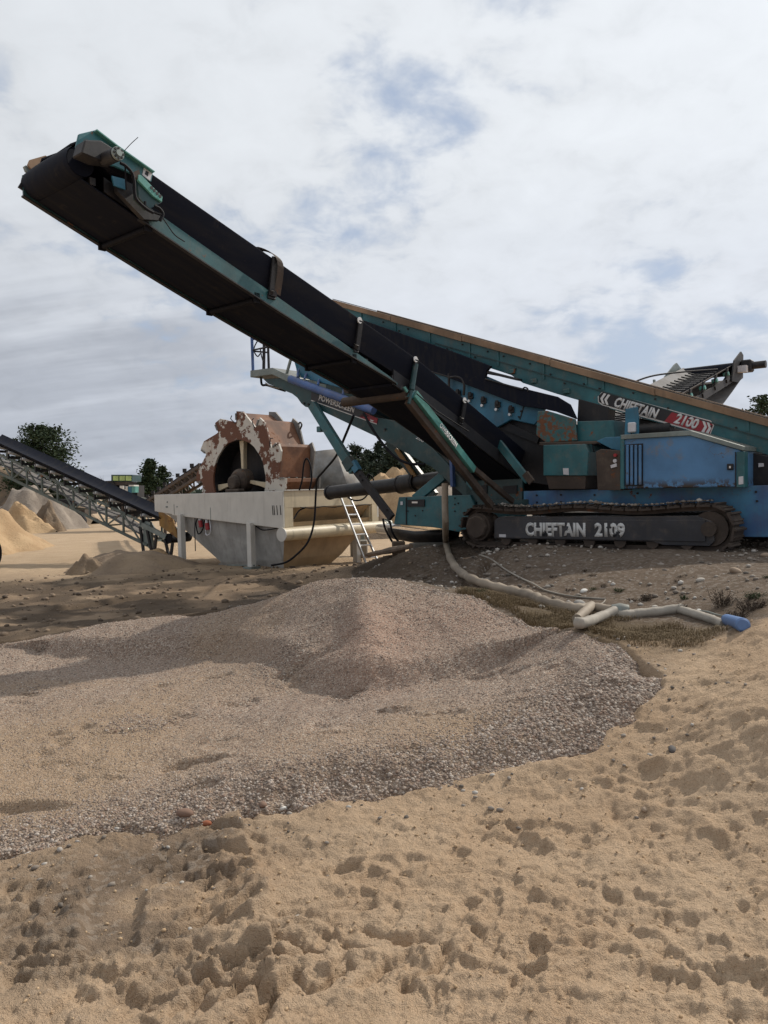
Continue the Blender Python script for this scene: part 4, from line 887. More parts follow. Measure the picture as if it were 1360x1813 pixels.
strip(-.38, -.335, -.012, 0, vs_).build('stringer_flange', M['black'], sc)
strip(-.33, .38, .012, .024, list(np.linspace(1.9, 6.2, 24))).build('return_belt', M['belt'], sc)
mb = MB()
for v in np.linspace(2.3, 6.1, 9): mb.bar(cc(-.335, v, .06), cc(.385, v, .06), .05, .06)
mb.build('cross_tie', M['black'], sc)
for v in (3.0, 4.4, 5.6):
    rl = MB().cyl(cc(-.31, v, -.02), cc(.36, v, -.02), .026, n=12).build('return_roller', M['rubber'], sc, True)
    MB().bar(cc(-.345, v, -.05), cc(-.345, v, .05), .07, .02).bar(cc(.395, v, -.05), cc(.395, v, .05), .07, .02).build('roller_hanger', M['rubber'], rl)
rows_ = []
for v in list(np.linspace(-.9, 1.9, 10)) + list(np.linspace(2.1, 6.2, 22)):
    e = ez(v) - cz(v); fl_ = float(smooth(np.array(v), 5.6, 6.2)) * .22
    rows_.append([cc(u_, v, dz) for u_, dz in ((-.42, e), (-.36, .18 + e * .27), (-.24, .14 + fl_), (.02, .11 + fl_), (.24, .12 + fl_), (.365, .15 + fl_ * .8), (.41, .15 + (e - .15) * .5), (.455, e))])
MB().sheet(rows_, .014).build('belt', M['belt'], sc, True)
# lower section
lo_v = list(np.linspace(-.9, 2.3, 8))
strip(.36, .39, -.02, .16, lo_v).build('stringer', M['black'], sc); strip(-.35, -.32, -.02, .16, lo_v).build('stringer', M['black'], sc)
strip(-.31, .35, -.03, .0, lo_v).build('return_belt', M['belt'], sc)
mb = MB(); mb.bar(S(868, 765, .02), S(936, 852, .02), .05, .11); mb.build('chute_channel', M['teal'], P, bev=.006)
MB().bar(S(868, 770, .1), S(832, 752, .1), .04, .08).build('chute_edge', M['dark_teal'], P)
MB().bar(S(930, 838, .0), S(942, 854, .0), .05, .09).build('chute_foot', M['brown'], P)
# troughing idlers
def idler(v, big=False):
    eo = ez(v) - cz(v)
    w_ = .10 if big else .07
    ob = MB().bar(cc(.425, v, .10), cc(.475, v - .02, eo + (.02 if big else -.02)), w_, .025).bar(cc(.42, v, .10), cc(.30, v, .08), w_, .05).build('idler_bracket', M['black'], sc, bev=.004)
    MB().bar(cc(-.355, v, .17), cc(-.42, v, .40), w_, .03).build('far_arm', M['black'], ob)
    MB().tube([cc(-.20, v, .07), cc(.22, v, .07)], .035, 10).build('roller', M['black'], ob, True)
    MB().tube([cc(.42, v + .02, .12), cc(.44, v + .02, .15)], .03, 10).build('bearing_cap', M['black'], ob, True)
    if big:
        pth = bez([cc(.44, v - .05, .16), cc(.50, v - .05, eo - .04), cc(.475, v, eo + .045), cc(.37, v + .08, eo + .085), cc(.27, v + .10, eo + .07)], 4)
        rws = []
        for p in pth: rws.append([(p[0], p[1] - .035, p[2]), (p[0], p[1] + .045, p[2] - .02)])
        MB().sheet(rws, .008).build('belt_guide', M['brown'], ob)
    else: MB().cyl(cc(.472, v, eo - .03), cc(.484, v, eo - .03), .036, n=14).build('roller_end', M['letter'], ob)
for v, b_ in ((4.22, True), (2.98, False), (1.98, False), (.95, False)): idler(v, b_)
# head drum, head plates, drive
E6 = lambda pts, x: [MF.end(20 + a / 4.69, 220 + b / 4.69, x) for a, b in pts]
dr = MB().cyl((-.35, -6.2, cz(6.2) + .15), (.385, -6.2, cz(6.2) + .15), .115, n=36).build('head_drum', M['belt'], sc, True)
rws = []
for k in range(15):
    a = math.radians(115 - 215 * k / 14); rws.append([(u_, -6.2 - r2_ * math.cos(a), cz(6.2) + .15 + r2_ * math.sin(a)) for u_, r2_ in ((-.37, .125), (-.25, .133), (-.1, .137), (.1, .137), (.3, .133), (.395, .125))])
MB().sheet(rws).build('belt_wrap', M['belt'], sc, True)
hp1 = E6([(555, 85), (690, 52), (870, 190), (1170, 400), (1155, 482), (1050, 440), (850, 350), (700, 330), (560, 215), (530, 195)], .50)
hd = MB().pe(hp1, .49, .515).build('head_plate', M['teal'], sc, bev=.004)
MB().pe(E6([(690, 52), (870, 190), (1170, 400), (1168, 408), (868, 200), (690, 62)], .52), .515, .56).build('plate_flange', M['pale_teal'], hd)
MB().pe(E6([(1102, 355), (1170, 400), (1152, 470), (1088, 420)], .52), .516, .522).build('warning_sticker', M['whitep'], hd)
MB().pe(E6([(1120, 385), (1142, 397), (1135, 432), (1108, 412)], .524), .522, .5245).build('sticker_mark', M['signblack'], hd)
gb = MB().pe(E6([(590, 140), (725, 145), (820, 205), (860, 330), (700, 310), (560, 250)], .62), .515, .66).build('gearbox', M['black'], sc, bev=.01)
mq = MF.end(20 + 890 / 4.69, 220 + 240 / 4.69, .90); m0 = MF.end(20 + 800 / 4.69, 220 + 280 / 4.69, .66)
mt = MB().cyl((.62, m0[0], m0[1]), (.88, mq[0], mq[1]), .052, n=18).build('drive_motor', M['black'], sc, True)
MB().cyl((.88, mq[0], mq[1]), (.90, mq[0], mq[1]), .05, n=18).cyl((.90, mq[0], mq[1]), (.915, mq[0], mq[1]), .024, n=14).build('motor_cap', M['galv'], mt)
for k in range(8): a = k * math.pi / 4; MB().cyl((.898, mq[0] + .038 * math.cos(a), mq[1] + .038 * math.sin(a)), (.91, mq[0] + .038 * math.cos(a), mq[1] + .038 * math.sin(a)), .009, n=6).build('bolt', M['black'], mt)
hb = MB().pe(E6([(1052, 418), (1075, 420), (1255, 600), (1250, 648), (1180, 600), (1050, 465)], .62), .60, .625).build('drive_bracket', M['pale_teal'], sc, bev=.004)
MB().pe(E6([(1050, 465), (1180, 600), (1250, 648), (1150, 700), (1060, 610)], .60), .52, .60).build('bracket_web', M['dark_teal'], hb)
for a, b in ((1165, 527), (1188, 550), (1212, 573), (1236, 596)): q = MF.end(20 + a / 4.69, 220 + b / 4.69, .626); MB().cyl((.622, q[0], q[1]), (.629, q[0], q[1]), .014, n=10).build('dark_hole_disc', M['black'], hb)  # black discs painting the shade inside the holes
MB().pe(E6([(1005, 400), (1050, 380), (1060, 430), (1040, 460), (1010, 440)], .6), .58, .62).build('bracket_tab', M['brown'], hb)
MB().pe(E6([(850, 440), (940, 470), (1000, 500), (1060, 640), (1240, 760), (1230, 800), (1100, 790), (880, 560)], .46), .42, .47).build('inner_guard', M['black'], sc)
MB().pe(E6([(830, 430), (945, 460), (945, 545), (850, 510)], .48), .475, .49).build('teal_panel', M['blue'], sc)
hl = lambda pts, x, r, nm='cable': MB().tube(bez([(x, *MF.end(20 + a / 4.69, 220 + b / 4.69, x)) for a, b in pts]), r, 6).build(nm, M['rubber'], sc, True)
hl([(905, 320), (950, 345), (1005, 410), (1022, 500), (1025, 570), (1045, 630), (1120, 700), (1180, 735)], .68, .013, 'hydraulic_hose')
hl([(945, 330), (948, 430), (955, 540)], .66, .007)
hl([(1110, 640), (1120, 690), (1200, 735), (1250, 750)], .64, .012, 'hydraulic_hose')
hl([(1190, 680), (1230, 700), (1258, 745), (1235, 800)], .64, .014, 'hydraulic_hose')
hl([(1245, 755), (1300, 840), (1360, 920), (1440, 975)], .5, .005)
hl([(935, 225), (990, 165), (1052, 108)], .7, .003, 'aerial_wire')
fh = MB().pe(E6([(138, 335), (155, 295), (285, 258), (345, 300), (330, 420), (180, 390)], -.40), -.42, -.40).build('head_plate', M['lip'], sc)
MB().pe(E6([(58, 520), (95, 460), (165, 490), (260, 560), (420, 740), (470, 785), (415, 765)], -.36), -.375, -.355).build('stringer_end', M['black'], sc)
MB().pe(E6([(104, 350), (118, 342), (185, 395), (170, 420), (120, 392)], -.44), -.46, -.43).build('adjuster', M['galv'], sc)
MB().cyl((-.355, *MF.end(20 + 430 / 4.69, 220 + 760 / 4.69, -.35)), (-.39, *MF.end(20 + 430 / 4.69, 220 + 760 / 4.69, -.35)), .05, n=12).build('bearing_cap', M['black'], sc)
# strut carrying the conveyor, with lettering, and the cross tube at the fold
p0, p1 = Vector(E_(733, 697, .44)), Vector(E_(838, 832, .44)); p2 = Vector(E_(908, 888, .44))
d_, a_, b_ = basis(p1 - p0)
stt = MB().bar(p0, p1, .07, .10).build('strut', M['pale_teal'], P, bev=.006)
MB().bar(p1 - d_ * .1, p2, .055, .075).build('strut_rod', M['brown'], stt, bev=.006)
MB().bar(p0 + b_ * -.10 + a_ * -.05, p1 + b_ * -.10 + a_ * -.05 + d_ * .7, .08, .09).build('strut_rail', M['brown'], stt, bev=.006)
q0, q1 = Vector(E_(779, 752, .475)), Vector(E_(808, 790, .475))
L_ = (q1 - q0).length
tx = text('OWERSCREEN', L_, .075, M['letter'], stt, (0, 0, 0), (0, 0, 0), .0, bold=.04)
ex_ = (q1 - q0).normalized(); nx = Vector((1, 0, 0)); nx = (nx - ex_ * nx.dot(ex_)).normalized(); ey_ = nx.cross(ex_).normalized()
mt4 = Matrix((ex_, ey_, nx)).transposed().to_4x4(); mt4.translation = q0 - ey_ * .035 + nx * .004; tx.matrix_local = mt4
rm_ = MB().tube([E_(736, 645, .46), E_(729, 690, .46)], .035, 10).tube([E_(729, 690, .46), E_(724, 715, .46)], .02, 8).build('fold_ram', M['dark_teal'], sc, True)
MB().pe([MF.end(a, b, .44) for a, b in [(729, 690), (722, 702), (734, 706), (738, 692)]], .42, .45).build('ram_bracket', M['teal'], sc)
MB().pe([MF.end(a, b, .44) for a, b in [(714, 686), (717, 684), (722, 692), (720, 695)]], .43, .45).build('tab', M['pale_teal'], sc)
cb0, cb1 = S(634, 705, .0), E_(722, 698, .40)
MB().tube([cb1, (cb1[0] - 1.05, cb1[1] - .0, cb1[2])], .062, 12).build('cross_tube', M['brown'], P, True)
for i in range(3):
    q = (cb1[0] - .95 + .24 * i, cb1[1] + .05, cb1[2] + .16); MB().cyl((q[0], q[1] - .1, q[2]), (q[0], q[1] + .1, q[2]), .06, n=10).build('tail_roller', M['orange_rust' if i == 2 else 'brown'], sc, True)
MB().tube([E_(738, 697, .5), E_(772, 727, .5), E_(830, 764, .5)], .008, 6).build('cable', M['rubber'], sc)
# ---- side conveyor on the far side: ribbed belt seen from above
UF0, UF1 = .06, 1.12
def fzv(v): return 1.62 + (v - 2.6) * .275          # height of the belt at distance v beyond the machine's near face
fs_ = empty('far_side_conveyor', (0, 0, 0), None, None); fs_.parent = P
vv_ = np.linspace(2.4, 8.6, 16)
def fr(pts): return [[(x, v, fzv(v) + dz) for x, dz in pts] for v in vv_]
MB().sheet(fr([(UF0 - .06, .16), (UF0 + .1, .06), (UF0 + .25, 0), (UF1 - .25, 0), (UF1 - .1, .06), (UF1 + .06, .16)]), .014).build('belt', M['beltgrey'], fs_, True)
rib = None
mbr = MB()
for dx in (-1, 1):
    mbr.bar((0, 0, .012), (dx * .24, -.13, .012), .035, .03); mbr.bar((dx * .24, -.13, .012), (dx * .36, -.18, .07), .035, .03)
for v in np.arange(2.5, 8.5, .22):
    lc = ((UF0 + UF1) / 2, v, fzv(v)); rt_ = (math.atan(.275), 0, 0)
    if rib is None: rib = mbr.build('belt_rib', M['black'], fs_, loc=lc); rib.rotation_euler = rt_
    else: o = dup(rib, fs_, lc)
def fstrip(x0, x1, z0, z1, mat, nm): return MB().add([(x, v, fzv(v) + z) for v in (2.4, 8.6) for x, z in ((x0, z0), (x1, z0), (x1, z1), (x0, z1))], [(3, 2, 1, 0), (4, 5, 6, 7), (0, 1, 5, 4), (1, 2, 6, 5), (2, 3, 7, 6), (3, 0, 4, 7)]).build(nm, M[mat], fs_)
fstrip(UF0 - .09, UF0 - .06, -.14, .02, 'galv', 'stringer'); fstrip(UF1 + .06, UF1 + .09, -.2, -.05, 'black', 'stringer')
vr = np.linspace(3.0, 8.6, 10); MB().sheet([[(x, v, fzv(v) - .22 - .45 * math.sin(math.pi * (v - 2.4) / 6.2) + dz) for x, dz in ((UF0, 0), (UF1 + .12, 0))] for v in vr], .012).build('return_belt', M['beltgrey'], fs_, True)
for v in np.arange(3.2, 8.4, .75):
    ob = MB().bar((UF1 + .07, v, fzv(v) - .08), (UF1 + .10, v, fzv(v) + .16), .09, .03).bar((UF1 + .075, v - .07, fzv(v) - .12), (UF1 + .075, v + .1, fzv(v) - .02), .08, .08).build('idler_bracket', M['black'], fs_)
    MB().cyl((UF1 + .02, v, fzv(v) + .03), (UF1 + .13, v, fzv(v) + .05), .045, n=10).build('roller_end', M['pale_teal'], ob)
    MB().bar((UF0 - .08, v, fzv(v) - .05), (UF0 - .10, v, fzv(v) + .20), .08, .03).build('far_arm', M['galv'], ob)
z8 = fzv(8.6)
MB().pe([(7.6, fzv(7.6) + .14), (8.2, fzv(8.2) + .30), (8.35, fzv(8.35) + .32), (8.7, z8 + .12), (8.7, z8 - .16), (8.2, fzv(8.2) - .1)], UF0 - .14, UF0 - .11).build('head_plate', M['galv'], fs_)
MB().pe([(7.9, fzv(7.9) - .15), (8.1, fzv(8.1) + .25), (8.6, z8 + .36), (8.75, z8 + .30), (8.7, z8 - .2), (8.3, fzv(8.3) - .25)], UF1 + .1, UF1 + .13).build('head_plate', M['black'], fs_)
MB().cyl((UF0 - .1, 8.6, z8), (UF1 + .1, 8.6, z8), .14, n=18).build('head_drum', M['belt'], fs_, True)
mo2 = MB().box(UF1 + .13, UF1 + .36, 8.48, 8.72, z8 - .1, z8 + .16).build('gearbox', M['black'], fs_, bev=.03)
MB().cyl((UF1 + .36, 8.6, z8 + .03), (UF1 + .62, 8.6, z8 + .03), .08, n=14).build('drive_motor', M['black'], fs_, True)
MB().box(UF1 + .13, UF1 + .30, 8.3, 8.45, z8 - .12, z8 + .02).build('label_plate', M['whitep'], fs_)
MB().tube(bez([(UF0 - .1, 6.0, fzv(6) + .16), (UF0 - .2, 5.7, fzv(5.7) + .3), (UF0 + .1, 6.2, fzv(6.2) + .38), (UF0 + .5, 6.9, fzv(6.9) + .3), (UF1, 7.4, fzv(7.4) + .2)]), .018, 6).build('belt_guide', M['black'], fs_)
# ================================================================== the bucket wheel washer
WASH = empty('wheel_washer', WO, 'white tank with a flaking rusty bucket wheel in it, on legs behind the gravel', 'sand washer', -TH)
P = WASH
Wf = lambda pts, y: [WF.side(a, b, y) for a, b in pts]
We = lambda pts, x: [WF.end(a, b, x) for a, b in pts]
Z6 = lambda pts: [(240 + a / 2.833, 710 + b / 2.833) for a, b in pts]
Z2 = lambda pts: [(480 + a / 5.667, 840 + b / 5.667) for a, b in pts]
ZW = lambda pts: [(300 + a / 4.857, 720 + b / 4.857) for a, b in pts]
ztop = 1.69
tank = MB().pr([(-4.76, ztop), (0, ztop), (0, .89), (-.15, .885), (-4.0, 1.17), (-4.05, 1.2), (-4.76, 1.27)], 0, .05).build('tank_wall', M['white'], P, bev=.008)
MB().pr([(-4.76, ztop), (0, ztop), (0, 1.0), (-4.76, 1.25)], 3.12, 3.17).build('back_wall', M['white'], P)
MB().box(-4.76, -4.71, .05, 3.12, 1.28, ztop).build('end_wall', M['white'], P)
MB().pr([(-3.93, ztop - .25), (-3.915, ztop - .25), (-3.915, 1.19), (-3.93, 1.19)], -.006, .002).build('seam', M['galv'], tank)
MB().pr([(-2.5, 1.35), (-2.485, 1.35), (-2.485, 1.06), (-2.5, 1.06)], -.006, .002).build('seam', M['galv'], tank)
for i, x in enumerate((-.34, -.29, -.20, -.09)):
    MB().pr([(x, 1.38), (x + .018, 1.38), (x + .035, 1.17), (x + .012, 1.17)], -.005, .001).build('scuff_mark', M['black'], tank)
for x, z in ((-4.2, 1.5), (-4.25, 1.38), (-3.8, 1.38), (-4.2, 1.38)): MB().cyl((x, -.008, z), (x, .0, z), .022, n=8).build('bolt', M['galv'], tank)
# right-hand face
rw_ = MB().box(-.05, .0, .05, 3.17, 1.32, ztop - .002).box(-.05, -.002, .05, .30, .90, 1.32).box(-.05, -.002, 2.93, 3.17, .75, 1.32).build('end_wall', M['cream'], P, bev=.004)
MB().add([(-.06, .30, 1.32), (-.06, 2.93, 1.32), (-.42, 2.93, .90), (-.42, .30, .90), (-.08, .30, 1.32), (-.08, 2.93, 1.32), (-.44, 2.93, .90), (-.44, .30, .90)],
         [(0, 1, 2, 3), (7, 6, 5, 4), (0, 4, 5, 1), (1, 5, 6, 2), (2, 6, 7, 3), (3, 7, 4, 0)]).build('launder_slope', M['tan_stain'], P)
MB().box(-.44, -.02, .30, 2.93, .885, .90).build('launder_floor', M['cream'], P)
MB().box(-.40, -.06, 2.90, 2.93, .9, 1.32).build('launder_end', M['cream'], P)
MB().box(-.02, .03, .05, 1.6, ztop, ztop + .025).box(-.08, .02, 1.6, 3.17, ztop, ztop + .02).build('top_rim', M['white'], P)
MB().tube(bez([(.02, y, 1.30 - .015 * math.sin(y * 9)) for y in np.linspace(.5, 2.85, 14)]), .012, 6).build('cable', M['rubber'], P)
MB().tube(bez([(.0, .32, 1.08), (-.03, .5, 1.24), (.02, .66, 1.31)]), .016, 6).build('cable', M['rubber'], P)
ov = MB().cyl((.12, -.16, .76), (.12, 3.3, .76), .14, n=22).build('overflow_pipe', M['cream'], P, True)
MB().cyl((.12, -.18, .76), (.12, -.16, .76), .15, n=22).build('pipe_cap', M['white'], ov)
MB().cyl((.12, 3.3, .76), (.12, 3.36, .76), .19, n=22).cyl((.12, 3.2, .76), (.12, 3.3, .76), .15, n=20).build('pipe_flange', M['galv'], ov)
# hopper hull under the tank
tp_ = [(-4.45, .10), (-.06, .10), (-.06, 3.0), (-4.45, 3.0)]; bt = [(-2.75, .35), (-.35, .30), (-.35, 1.75), (-2.75, 1.75)]
mb = MB(); q = [(x, y, 1.25 if x < -1 else 1.0) for x, y in tp_] + [(x, y, -.06) for x, y in bt]
mid = [(-2.55, .30, .04), (-.25, .2, .18), (-.25, 2.1, .18), (-2.55, 2.0, .04)]
hull = MB().add(q[:4] + mid + q[4:], [(0, 1, 5, 4), (1, 2, 6, 5), (2, 3, 7, 6), (3, 0, 4, 7), (4, 5, 9, 8), (5, 6, 10, 9), (6, 7, 11, 10), (7, 4, 8, 11), (8, 9, 10, 11)]).build('hopper_hull', M['white'], P)
hull.data.materials.clear(); hull.data.materials.append(M['hull']); hull.data.materials.append(M['tan_stain']); hull.data.polygons[1].material_index = 1; hull.data.polygons[5].material_index = 1
for x, y, zt_, zb in ((-3.63, -.02, 1.20, -.05), (-1.05, -.02, 1.0, .0), (-.2, 2.55, .9, -.1), (-3.6, 2.9, 1.2, -.1)):
    lg = MB().box(x - .07, x + .07, y - .07, y + .07, zb, zt_).build('leg', M['white'], P, bev=.006)
    MB().box(x - .14, x + .14, y - .14, y + .14, zb - .05, zb + .02).build('foot_plate', M['galv'], lg)
# the wheel
CX, CZ, NB = -1.80, 1.97, 12
def pol(a, r): return (CX + r * math.cos(R(a)), CZ + r * math.sin(R(a)))
wheel = empty('bucket_wheel', (0, 0, 0), None, None); wheel.parent = P
out = []
for k in range(NB):
    a0 = 90 - 30 * k
    out += [pol(a0, 1.60), pol(a0 - 8, 1.59), pol(a0 - 26, 1.36), pol(a0 - 29.2, 1.35)]
def ring(o_, ri, y0, y1):
    n = len(o_); inn = []
    for x, z in o_: a = math.atan2(z - CZ, x - CX); inn.append((CX + ri * math.cos(a), CZ + ri * math.sin(a)))
    vs = [(x, y0, z) for x, z in o_] + [(x, y0, z) for x, z in inn] + [(x, y1, z) for x, z in o_] + [(x, y1, z) for x, z in inn]; f = []
    for i in range(n):
        j = (i + 1) % n; f += [(i, j, n + j, n + i), (2 * n + i, 3 * n + i, 3 * n + j, 2 * n + j), (i, 2 * n + i, 2 * n + j, j), (n + i, n + j, 3 * n + j, 3 * n + i)]
    return MB().add(vs, f)
ring(out, .94, .30, .345).build('front_plate', M['wheelpaint'], wheel)
ring([(CX + (x - CX) * 1.03, CZ + (z - CZ) * 1.03) for x, z in out], .94, 1.30, 1.34).build('back_plate', M['grey'], wheel)
ring([pol(a, .95) for a in range(0, 360, 10)], .925, .35, 1.29).build('wheel_shade_ring', M['black'], wheel)  # black ring added so the wheel's inside looks shaded
for k in range(NB):
    a0 = 90 - 30 * k
    sec = [pol(a0, 1.555), pol(a0 - 3, 1.56), pol(a0 - 27, 1.35), pol(a0 - 29.2, 1.345), pol(a0 - 29.2, .95), pol(a0 - 15, .95), pol(a0, .95)]
    bk = MB().pr(sec, .35, 1.295).build('bucket', M['orange_rust'], wheel, bev=.006)
    e0, e1 = pol(a0 - .6, 1.40), pol(a0 - .6, 1.55); dx, dz = pol(a0 + 2.2, 1.5)[0] - pol(a0, 1.5)[0], pol(a0 + 2.2, 1.5)[1] - pol(a0, 1.5)[1]
    MB().pr([e0, e1, (e1[0] + dx * .6, e1[1] + dz * .6), (e0[0] + dx * .6, e0[1] + dz * .6)], .27, .31).build('wear_bar', M['grey'], bk)
    for y in (.48, .72, .96, 1.18):
        p_ = pol(a0 + .15, 1.50); MB().cyl((p_[0] - dx * .1, y, p_[1] - dz * .1), (p_[0] + dx * .35, y, p_[1] + dz * .35), .022, n=6).build('bolt', M['galv'], bk)
MB().pr([pol(a, .97) for a in range(0, 360, 15)], .80, .84).build('wheel_shade_disc', M['black'], wheel)  # black disc that paints the shaded depth of the wheel
for a0 in (90, -10, 190, -100):
    w_ = [pol(a0 - 6.5, .95), pol(a0 - 12, .42), pol(a0 + 12, .42), pol(a0 + 6.5, .95)]
    MB().pr([pol(a0 - 5.0, .98), pol(a0 - 4.5, .62), pol(a0 - 9, .25), pol(a0 + 9, .25), pol(a0 + 4.5, .62), pol(a0 + 5.0, .98)], .42, .54).build('spoke', M['cream'], wheel, bev=.01)
hb_ = MB().cyl((CX, .30, CZ), (CX, .56, CZ), .27, n=20).cyl((CX, .20, CZ), (CX, .30, CZ), .19, .27, n=20).build('hub', M['brown'], wheel, True, bev=.02)
MB().cyl((CX, .08, CZ - .06), (CX, .20, CZ - .06), .15, .2, 16).box(CX - .24, CX + .24, .08, .28, ztop - .01, ztop + .08).build('bearing', M['brown'], P, bev=.02)
for a_ in (118, 88, 58):
    pp = [pol(a_ - 22, 1.52), pol(a_ - 20, 1.46), pol(a_ - 22, 1.40), pol(a_ - 26, 1.33)]
    MB().tube([(x, .29, z) for x, z in pp], .012, 5).build('lifting_hook', M['black'], wheel)
rng_ = MB().tube(bez([(-.86, 1.32, 3.18), (-.76, 1.32, 3.28), (-.70, 1.32, 3.22), (-.76, 1.32, 3.12)]), .02, 6).build('lifting_eye', M['black'], wheel)
mc = MB().box(-.42, -.36, .1, 1.5, ztop, ztop + .9)
# plugs and wires under the front edge
for x, z in ((-2.98, 1.04), (-2.72, .98)):
    pgl = MB().cyl((x, .06, z), (x + .03, .06, z - .16), .05, n=10).build('plug', M['red'], P, True)
    MB().cyl((x, .06, z), (x - .01, .06, z + .1), .035, n=8).build('plug_cap', M['whitep'], pgl)
MB().tube(bez([(-3.05, .05, 1.12), (-3.12, .04, .95), (-3.05, .05, .72), (-2.9, .06, .82), (-2.8, .05, 1.05)]), .016, 6).build('cable', M['rubber'], P)
MB().tube(bez([(-2.6, .05, 1.05), (-2.56, .04, .85), (-2.62, .05, .72), (-2.75, .05, .70), (-2.78, .06, .82)]), .014, 6).build('cable', M['whitep'], P)
MB().tube(bez([(-3.2, .08, 1.15), (-3.2, .06, .8), (-3.19, .05, .3)]), .012, 6).build('cable', M['rubber'], P)
MB().tube(bez([(-.95, .05, .92), (-.7, .02, .84), (-.4, .02, .86), (-.15, .04, .9)]), .014, 6).build('cable', M['rubber'], P)
MB().bar((-1.9, -.03, .02), (-.95, -.03, .05), .03).build('loose_bar', M['galv'], P)
# steel feed hood behind the wheel: half of a wide cone
hd0 = at(548, 868, 20.6); hw_ = empty('steel_hood', (hd0[0], hd0[1], 0), 'grey sheet steel hood leaning behind the bucket wheel', 'steel hood')
rws = []
for (xa, za), (xb, zb) in (((545, 800), (547, 880)), ((556, 799), (560, 880)), ((572, 797), (585, 880)), ((594, 795), (622, 880)), ((612, 800), (640, 880)), ((622, 806), (648, 878))):
    k = len(rws) / 5; dd_ = .9 * math.sin(math.pi * k * .8 + .3) - .3
    rws.append([tuple(at(xa, za, 20.6 - dd_ * .7) - hd0 * [1, 1, 0]), tuple(at((xa + xb) / 2, (za + zb) / 2, 20.5 - dd_) - hd0 * [1, 1, 0]), tuple(at(xb, zb, 20.4 - dd_) - hd0 * [1, 1, 0])])
MB().sheet(rws, .0).build('curved_sheet', M['grey'], hw_, True).modifiers.new('thick', 'SOLIDIFY').thickness = .03
for i, (a, b) in enumerate((((548, 868), (548, 985)), ((640, 870), (640, 960)))): MB().bar(Vector(at(*a, 21.0)) - Vector((hd0[0], hd0[1], 0)), Vector((*at(*a, 21.0)[:2], -.05)) - Vector((hd0[0], hd0[1], 0)), .1).build('leg', M['galv'], hw_)

# ================================================================== loose things round the machines
def V_(*a): return Vector(a)
def surf(px, py, dz=0): q = hit(px, py); return (q[0], q[1], q[2] + dz)
# aluminium ladder leaning against the tank
lf0, lf1 = az(650, 980, .09), az(672, 977, .09)
tp0, tp1 = WF.w(.03, 1.98, 1.66), WF.w(.03, 2.42, 1.66)
q0 = at(603, 881, 18.4); q1 = at(620, 881, 18.6)
B0 = Vector(lf0); dirv = Vector(q0) - B0; B1 = Vector(lf1)
dep = 17.6; b0 = Vector(at(650, 981, dep)); b1 = Vector(at(672, 978, dep + .22)); t0 = Vector(at(603, 880, dep + .75)); t1 = Vector(at(619, 880, dep + .97))
b0.z = b1.z = gz(b0.x, b0.y) + .0
lad = empty('ladder', b0, 'bare aluminium ladder leaning against the cream end of the washer tank', 'ladder')
for a, b in ((b0, t0), (b1, t1)): MB().bar(a - b0, b - b0, .03, .06).build('rail', M['alu'], lad, bev=.004)
for k in (.13, .30, .455, .6, .74, .87): MB().tube([b0.lerp(t0, k) - b0, b1.lerp(t1, k) - b0], .018, 8).build('rung', M['alu'], lad, True)
# black suction pipe from the tank to the machine
def pipe(name, pts, r, mat, label, cat, n=8, seg=14, group=None):
    p = bez(pts, n); o = p[0]; ob = MB().tube([q - o for q in p], r, seg).build(name, M[mat], None, True, loc=tuple(o)); return tag(ob, label, cat, group)
bp0, bp1, bp2 = at(586, 872, 16.3), at(708, 858, 14.8), at(800, 845, 13.7)
pb = MB().tube([bp0 - bp0, bp1 - bp0, bp2 - bp0], .135, 16).build('black_pipe', M['dirtyrubber'], None, True, loc=tuple(bp0)); tag(pb, 'thick black pipe running level from the tank to the teal machine', 'pipe')
d_ = (bp2 - bp1) / np.linalg.norm(bp2 - bp1)
MB().tube([bp1 - bp0, bp1 - bp0 + d_ * .5], .17, 16).build('sleeve', M['dirtyrubber'], pb, True)
MB().tube([bp1 - bp0 + d_ * .02, bp1 - bp0 + d_ * .06], .178, 16).build('clamp', M['black'], pb)
MB().tube([bp1 - bp0 + d_ * .42, bp1 - bp0 + d_ * .46], .178, 16).build('clamp', M['black'], pb)
MB().tube([bp0 - bp0 - d_ * .05, bp0 - bp0], .15, 16).build('collar', M['black'], pb, True)
# steel outlet and half-pipe under the end of the machine
o0, o1 = at(672, 936, 18.6), at(703, 937, 16.4)
op = MB().tube([o0 - o0, o1 - o0], .11, 16).build('outlet_pipe', M['alu'], None, True, loc=tuple(o0)); tag(op, 'bright steel pipe joining the tank overflow to a black duct', 'pipe')
c0, c1, c2 = at(700, 943, 15.2), at(748, 950, 14.0), at(800, 949, 13.2)
rws = []
for p, w_ in ((c0, .24), (c1, .25), (c2, .25)):
    rws.append([tuple(p - c0 + V * (w_ * math.sin(a)) + np.array([0, 0, -w_ * .95 * math.cos(a) + .1])) for a in np.linspace(-1.6, 1.6, 11)])
hpp = MB().sheet(rws).build('black_duct', M['dirtyrubber'], None, True, loc=tuple(c0)); hpp.modifiers.new('thick', 'SOLIDIFY').thickness = .02; tag(hpp, 'open black half pipe filled with sand under the machine end', 'duct')
MB().sheet([[tuple(p - c0 + V * w_ + np.array([0, 0, .10 + .02 * math.cos(w_ * 9)])) for w_ in (-.23, -.12, 0, .12, .23)] for p in (c0, c1, c2)]).build('sand_fill', M['sand'], hpp, True)
